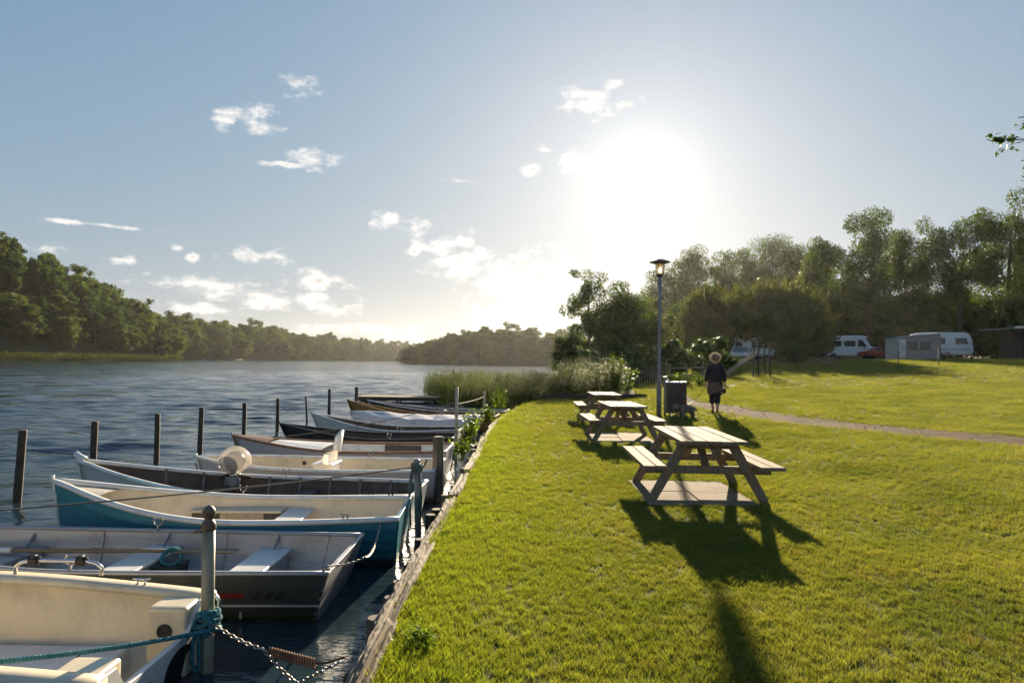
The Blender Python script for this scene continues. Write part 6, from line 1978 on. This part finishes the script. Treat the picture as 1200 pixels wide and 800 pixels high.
def vehicle(name, label, cat, x, y, rz, prof, W, paint, side_wins, screen, rear, wheels, wr, lights=True, tuck=0.88, zsplit=0.95, extra=None):
    """prof: closed side outline (x forward, z); windows as raised glass panes"""
    t = empty(name, (x, y, H(x, y)), rz); tag(t, label, cat)
    mb = MB(); mb.prism(prof, W); me = mb.mesh('body', paint, 0.05, 3)
    zt = max(p[1] for p in prof)
    def squeeze(z, yy): return yy * (1 - (1 - tuck) * max(0, (z - zsplit) / (zt - zsplit)))
    for v in me.vertices: v.co.y = squeeze(v.co.z, v.co.y)
    for p in me.polygons: p.use_smooth = False
    link('body', me, t)
    for poly in side_wins:
        for sd in (1, -1):
            n = len(poly); vs = []
            for off in (0.006, -0.03):
                for (px, pz) in poly: vs.append((px, sd * (squeeze(pz, W / 2) + off), pz))
            MB().add(vs, [tuple(range(n)), tuple(range(2 * n - 1, n - 1, -1))] + [(i, (i + 1) % n, n + (i + 1) % n, n + i) for i in range(n)]).build('window', MT['car_glass'], t)
    for nm, seg, inset in (('windscreen', screen, 0.86), ('rear_window', rear, 0.8)):
        if seg is None: continue
        (xa, za), (xb, zb) = seg; ya, yb = squeeze(za, W / 2) * inset, squeeze(zb, W / 2) * inset
        n = Vector((zb - za, 0, -(xb - xa))).normalized()
        if (n.x < 0) == (nm == 'windscreen'): n = -n
        vs = []
        for o in (0.012, -0.03):
            for p in ((xa, -ya, za), (xa, ya, za), (xb, yb, zb), (xb, -yb, zb)): vs.append(Vector(p) + n * o)
        MB().add(vs, [(0, 1, 2, 3), (7, 6, 5, 4), (0, 1, 5, 4), (1, 2, 6, 5), (2, 3, 7, 6), (3, 0, 4, 7)]).build(nm, MT['car_glass'], t)
    for wx in wheels:
        for sd in (1, -1): wheel(t, wx, sd * (W / 2 - 0.09), wr, wr, 0.2)
    if lights:
        xf = max(p[0] for p in prof); xr = min(p[0] for p in prof)
        for sd in (1, -1):
            mb = MB(); mb.box((xf - 0.01, sd * W * 0.36, 0.72), (0.08, 0.34, 0.16)); mb.build('headlight', MT['chrome'], t, bevel=0.03)
            mb = MB(); mb.box((xr + 0.01, sd * W * 0.42, 0.85), (0.06, 0.14, 0.3)); mb.build('tail_light', BM['red'], t, bevel=0.02)
        mb = MB(); mb.box((xf - 0.02, 0, 0.42), (0.14, W * 0.96, 0.2)); mb.build('bumper', MT['black'], t, bevel=0.04)
        for sd in (1, -1):
            mb = MB(); mb.box((xf - 1.25, sd * (W / 2 + 0.12), 1.12), (0.12, 0.2, 0.2)); mb.build('mirror', MT['black'], t, bevel=0.03)
    return t


van = [(-2.6, 0.42), (-2.62, 1.1), (-2.55, 2.35), (-2.3, 2.58), (1.1, 2.58), (1.35, 2.45), (2.05, 1.32), (2.6, 1.12), (2.68, 0.8), (2.68, 0.42)]
cv = vehicle('camper_van', 'white camper van with slanted windscreen parked left of the red car', 'van', 41.9, 84.0, R(-38), van, 2.0, MT['white_paint'],
        [[(-2.2, 1.4), (-2.2, 2.0), (-0.9, 2.0), (-0.9, 1.4)], [(-0.6, 1.4), (-0.6, 2.0), (0.5, 2.0), (0.5, 1.4)], [(0.75, 1.35), (0.75, 2.1), (1.15, 2.1), (1.65, 1.35)]], ((1.40, 2.36), (2.0, 1.40)), ((-2.57, 1.9), (-2.61, 1.3)), (-1.7, 1.8), 0.34, tuck=0.9)
cv.scale = (1.12, 1.12, 1.12)
cv2 = vehicle('camper_van', 'white van by the left willow, standing behind the silver car', 'van', 25.9, 73.0, R(-70), van, 2.0, MT['white_paint'],
        [[(-2.2, 1.4), (-2.2, 2.0), (-0.9, 2.0), (-0.9, 1.4)], [(0.75, 1.35), (0.75, 2.1), (1.15, 2.1), (1.65, 1.35)]], ((1.40, 2.36), (2.0, 1.40)), ((-2.57, 1.9), (-2.61, 1.3)), (-1.7, 1.8), 0.34, tuck=0.9)
cv2.scale = (0.9, 0.9, 0.9)
car = [(-2.1, 0.38), (-2.16, 0.75), (-2.05, 1.0), (-1.75, 1.38), (-1.4, 1.48), (0.1, 1.48), (0.45, 1.38), (1.1, 0.98), (1.9, 0.86), (2.12, 0.7), (2.15, 0.38)]
cw = [[(-1.5, 1.0), (-1.3, 1.34), (-0.5, 1.36), (-0.5, 1.0)], [(-0.42, 1.0), (-0.42, 1.36), (0.1, 1.36), (0.62, 1.0)]]
red_p = mat('red_car_paint', (0.42, 0.035, 0.018), (0.34, 0.028, 0.015), rough=0.3, scale=3, coat=0.5)
sil_p = mat('silver_car_paint', (0.42, 0.42, 0.42), (0.36, 0.36, 0.36), rough=0.3, scale=3, metal=0.3, coat=0.4)
vehicle('parked_car', 'red car parked between the white camper van and the tent awning', 'car', 42.9, 80.0, R(160), car, 1.75, red_p, cw, ((0.50, 1.37), (1.08, 1.02)), ((-1.80, 1.33), (-2.02, 1.03)), (-1.35, 1.3), 0.31, tuck=0.78, zsplit=0.9)
vehicle('parked_car', 'silver car with its front towards the viewer, left of the white van', 'car', 22.7, 67.5, R(-115), car, 1.75, sil_p, cw, ((0.50, 1.37), (1.08, 1.02)), ((-1.80, 1.33), (-2.02, 1.03)), (-1.35, 1.3), 0.31, tuck=0.78, zsplit=0.9)


def caravan():
    x, y = 42.2, 67.5
    cp = [(-2.5, 0.45), (-2.62, 1.0), (-2.45, 2.2), (-2.2, 2.5), (-1.7, 2.6), (1.9, 2.6), (2.25, 2.5), (2.5, 2.05), (2.68, 0.95), (2.55, 0.45)]
    t = vehicle('caravan', 'white touring caravan with rounded end beside the tent awning', 'caravan', x, y, R(-12), cp, 2.2, MT['white_paint'],
                [[(1.1, 1.45), (1.1, 2.05), (2.05, 2.05), (2.2, 1.45)], [(-0.6, 1.45), (-0.6, 2.05), (0.2, 2.05), (0.2, 1.45)]], ((2.36, 2.28), (2.60, 1.5)), None, (-0.25,), 0.33, lights=False, tuck=0.95)
    mb = MB(); mb.bar((2.5, 0, 0.45), (3.7, 0.0, 0.45), 0.1, 0.1); mb.tube([(3.5, 0, 0.0), (3.5, 0, 0.5)], 0.03, 8); mb.build('drawbar', MT['black'], t)
    mb = MB(); mb.box((0.35, -1.115, 0.62), (0.5, 0.03, 0.2)); mb.build('service_flap', MT['chain'], t)
    mb = MB(); mb.box((0, -1.112, 0.95), (4.6, 0.02, 0.05)); mb.build('trim_strip', MT['lamp_metal'], t)
    # awning: its own tent standing against the caravan
    ax, ay = 38.8, 65.3
    a = empty('tent_awning', (ax, ay, H(ax, ay)), R(-6)); tag(a, 'grey tent awning with blue-grey roof and a bright end panel, left of the caravan', 'tent')
    g = mat('grey_tent_canvas', (0.33, 0.31, 0.29), (0.25, 0.235, 0.22), rough=0.9, scale=3); bl = mat('blue_grey_canvas', (0.20, 0.23, 0.29), (0.15, 0.175, 0.22), rough=0.8, scale=3, bump=0.3, bscale=3)
    pv = mat('clear_vinyl_panel', (0.75, 0.73, 0.68), (0.5, 0.48, 0.44), rough=0.15, scale=2, bump=0.8, bscale=2.5, bdist=0.1)
    X0, X1, Y0, Y1 = -2.4, 1.45, -1.3, 1.3
    def wall(nm, p, m, d=0.03):
        p = [Vector(q) for q in p]; n = (p[1] - p[0]).cross(p[2] - p[0]).normalized() * d
        k = len(p); return MB().add(p + [q - n for q in p], [tuple(range(k)), tuple(range(2 * k - 1, k - 1, -1))] + [(i, (i + 1) % k, k + (i + 1) % k, k + i) for i in range(k)]).build(nm, m, a)
    wall('front_panel', [(X0, Y0, 0), (X1, Y0, 0), (X1, Y0, 2.42), (X0, Y0, 1.95)], g)
    wall('end_panel', [(X0, Y1, 0), (X0, Y0 + 0.04, 0), (X0, Y0 + 0.04, 1.93), (X0, Y1, 1.93)], pv)
    wall('roof', [(X0 - 0.12, Y0 - 0.1, 1.96), (X1, Y0 - 0.1, 2.50), (X1, Y1, 2.56), (X0 - 0.12, Y1, 2.02)], bl, 0.04)
    for u in (0.4, 1.55):
        mb = MB(); mb.box((X0 + u + 0.95, Y0 - 0.012, 1.25), (0.95, 0.02, 0.8)); mb.build('window', MT['car_glass'], a)
    mb = MB(); mb.box((X0 + 0.45, Y0 - 0.02, 1.0), (0.62, 0.02, 1.7)); mb.build('clear_panel', pv, a)
    for px_ in (X0, X0 + 0.85, X1): mb = MB(); mb.tube([(px_, Y0 - 0.06, -0.1), (px_, Y0 - 0.06, 1.93)], 0.03, 8); mb.build('pole', MT['lamp_metal'], a)


caravan()


def shed():
    x, y = 48.6, 61.5
    t = empty('shed', (x, y, H(x, y)), R(-4)); tag(t, 'dark wooden shed with pale sloping roof edge at the right edge', 'shed')
    for k in range(22):
        mb = MB(); mb.box((-3.3 + 0.305 * k, -2.0, 1.25), (0.285, 0.04, 2.7)); mb.build('board', MT['wood_dark'], t)
    mb = MB(); mb.box((0, 0, 1.2), (6.6, 3.9, 2.6)); mb.build('wall', MT['wood_dark'], t)
    mb = MB(); mb.bar((-4.7, 0, 2.72), (4.2, 0, 3.25), 5.2, 0.12); mb.build('roof', MT['lamp_metal'], t)
    mb = MB(); mb.bar((-4.75, -2.64, 2.72), (4.2, -2.64, 3.25), 0.04, 0.2); mb.build('fascia', BM['white'], t)
    for xx in (-4.4,): mb = MB(); mb.tube([(xx, -2.4, -0.3), (xx, -2.4, 2.66)], 0.06, 8); mb.build('post', MT['wood_dark'], t)


shed()


def slide():
    x, y = 13.6, 41
    t = empty('play_slide', (x, y, H(x, y)), R(10)); tag(t, 'small wooden play slide sloping up to the right behind the walker', 'slide')
    mb = MB(); mb.bar((-1.1, 0, 0.02), (1.1, 0, 1.4), 0.45, 0.04); mb.build('chute', MT['wood_table'], t)
    for s in (-1, 1): mb = MB(); mb.bar((-1.1, s * 0.24, 0.08), (1.1, s * 0.24, 1.46), 0.04, 0.14); mb.build('side_rail', MT['wood_frame'], t)
    for s in (-1, 1):
        mb = MB(); mb.tube([(1.15, s * 0.28, -0.4), (1.15, s * 0.28, 2.0)], 0.05, 8); mb.build('post', MT['wood_dark'], t)
        mb = MB(); mb.tube([(1.95, s * 0.28, -0.4), (1.85, s * 0.28, 2.1)], 0.05, 8); mb.build('post', MT['wood_dark'], t)
    mb = MB(); mb.box((1.5, 0, 1.4), (0.75, 0.6, 0.05)); mb.build('platform', MT['wood_table'], t)
    for k in range(4): mb = MB(); mb.tube([(1.93, -0.28, 0.3 + 0.3 * k), (1.93, 0.28, 0.3 + 0.3 * k)], 0.025, 6); mb.build('rung', MT['wood_table'], t)


slide()


def fences():
    t = empty('picket_fence', (6.4, 36.8, H(6.4, 36.8)), R(-4)); tag(t, 'low dark picket fence behind the lamp post and litter bin', 'fence')
    me = None
    for k in range(21):
        if me is None:
            mb = MB(); mb.add([(-0.04, -0.01, -0.1), (0.04, -0.01, -0.1), (0.04, -0.01, 0.86), (0, -0.01, 0.93), (-0.04, -0.01, 0.86), (-0.04, 0.01, -0.1), (0.04, 0.01, -0.1), (0.04, 0.01, 0.86), (0, 0.01, 0.93), (-0.04, 0.01, 0.86)],
                              [(0, 1, 2, 3, 4), (9, 8, 7, 6, 5)] + [(i, (i + 1) % 5, 5 + (i + 1) % 5, 5 + i) for i in range(5)]); me = mb.mesh('picket', MT['wood_dark'])
        link('picket', me, t, (-0.9 + 0.145 * k, 0, 0.02 * k * 0.35))
    for z in (0.25, 0.68): mb = MB(); mb.bar((-0.95, 0.03, z), (2.1, 0.03, z + 0.14), 0.03, 0.07); mb.build('rail', MT['wood_dark'], t)
    t = empty('rail_fence', (9.8, 36.6, H(9.8, 36.6)), R(4)); tag(t, 'thin post and rail fence between the litter bin and the walker', 'fence')
    for k in range(4): mb = MB(); mb.box((-1.35 + 0.9 * k, 0, 0.45), (0.08, 0.08, 1.3)); mb.build('post', MT['wood_post'], t)
    for z in (0.42, 0.82): mb = MB(); mb.bar((-1.4, -0.055, z), (1.4, -0.055, z + 0.08), 0.03, 0.08); mb.build('rail', MT['wood_post'], t)
    for i, (x, y, lab) in enumerate(((24.9, 44.0, 'thin fence stake in front of the tent awning'), (19.6, 47.0, 'thin fence stake in front of the white camper van'), (30.0, 48.0, 'thin fence stake in front of the shed'))):
        mb = MB(); mb.tube([(0, 0, -0.3), (0.02, 0, 1.15)], 0.035, 8); mb.tube([(0, 0, 1.15), (0.02, 0, 1.19)], 0.04, 8); tag(mb.build('fence_stake', MT['wood_dark'], None, (x, y, H(x, y))), lab, 'stake')


fences()
hb = make_tree('hedge_shrub', 600, 2.4, 1.9, 0.0, 6500, 0.13, MT['leaf_oak'], n_cl=40, core=0.7, limb_n=4, cat='shrub')
for i, (x, y, s, lab) in enumerate(((7.6, 44.5, 1.0, 'dark shrub behind the picket fence, left of the lamp post'), (10.6, 46.0, 1.05, 'dark shrub directly behind the lamp post and bin'), (14.0, 48.5, 1.1, 'dark shrub behind the walker\'s left side'), (24.6, 60.0, 0.85, 'dark shrub in front of the broad willow, right of the white van'), (5.2, 43.0, .85, 'dark shrub at the right end of the reed bed'))):
    o = hb if i == 0 else copy_tree(hb)
    place(o, x, y, i * 1.3, s, label=lab, group='dark shrubs along the back of the lawn')

# ================================================================ haze: one even box of summer air round everything
mb = MB(); mb.box((0, 650, 40.7), (3200, 2100, 87.4))
hz = mb.build('haze'); tag(hz, 'thin golden evening haze over lake and lawn', 'haze', kind='stuff')
m = bpy.data.materials.new('evening_haze'); m.use_nodes = True
N = m.node_tree.nodes; N.clear(); o_ = N.new('ShaderNodeOutputMaterial'); pv = N.new('ShaderNodeVolumePrincipled')
pv.inputs['Color'].default_value = (0.96, 0.95, 0.93, 1); pv.inputs['Density'].default_value = HAZE_D; pv.inputs['Anisotropy'].default_value = HAZE_G
m.node_tree.links.new(pv.outputs[0], o_.inputs['Volume'])
hz.data.materials.append(m)
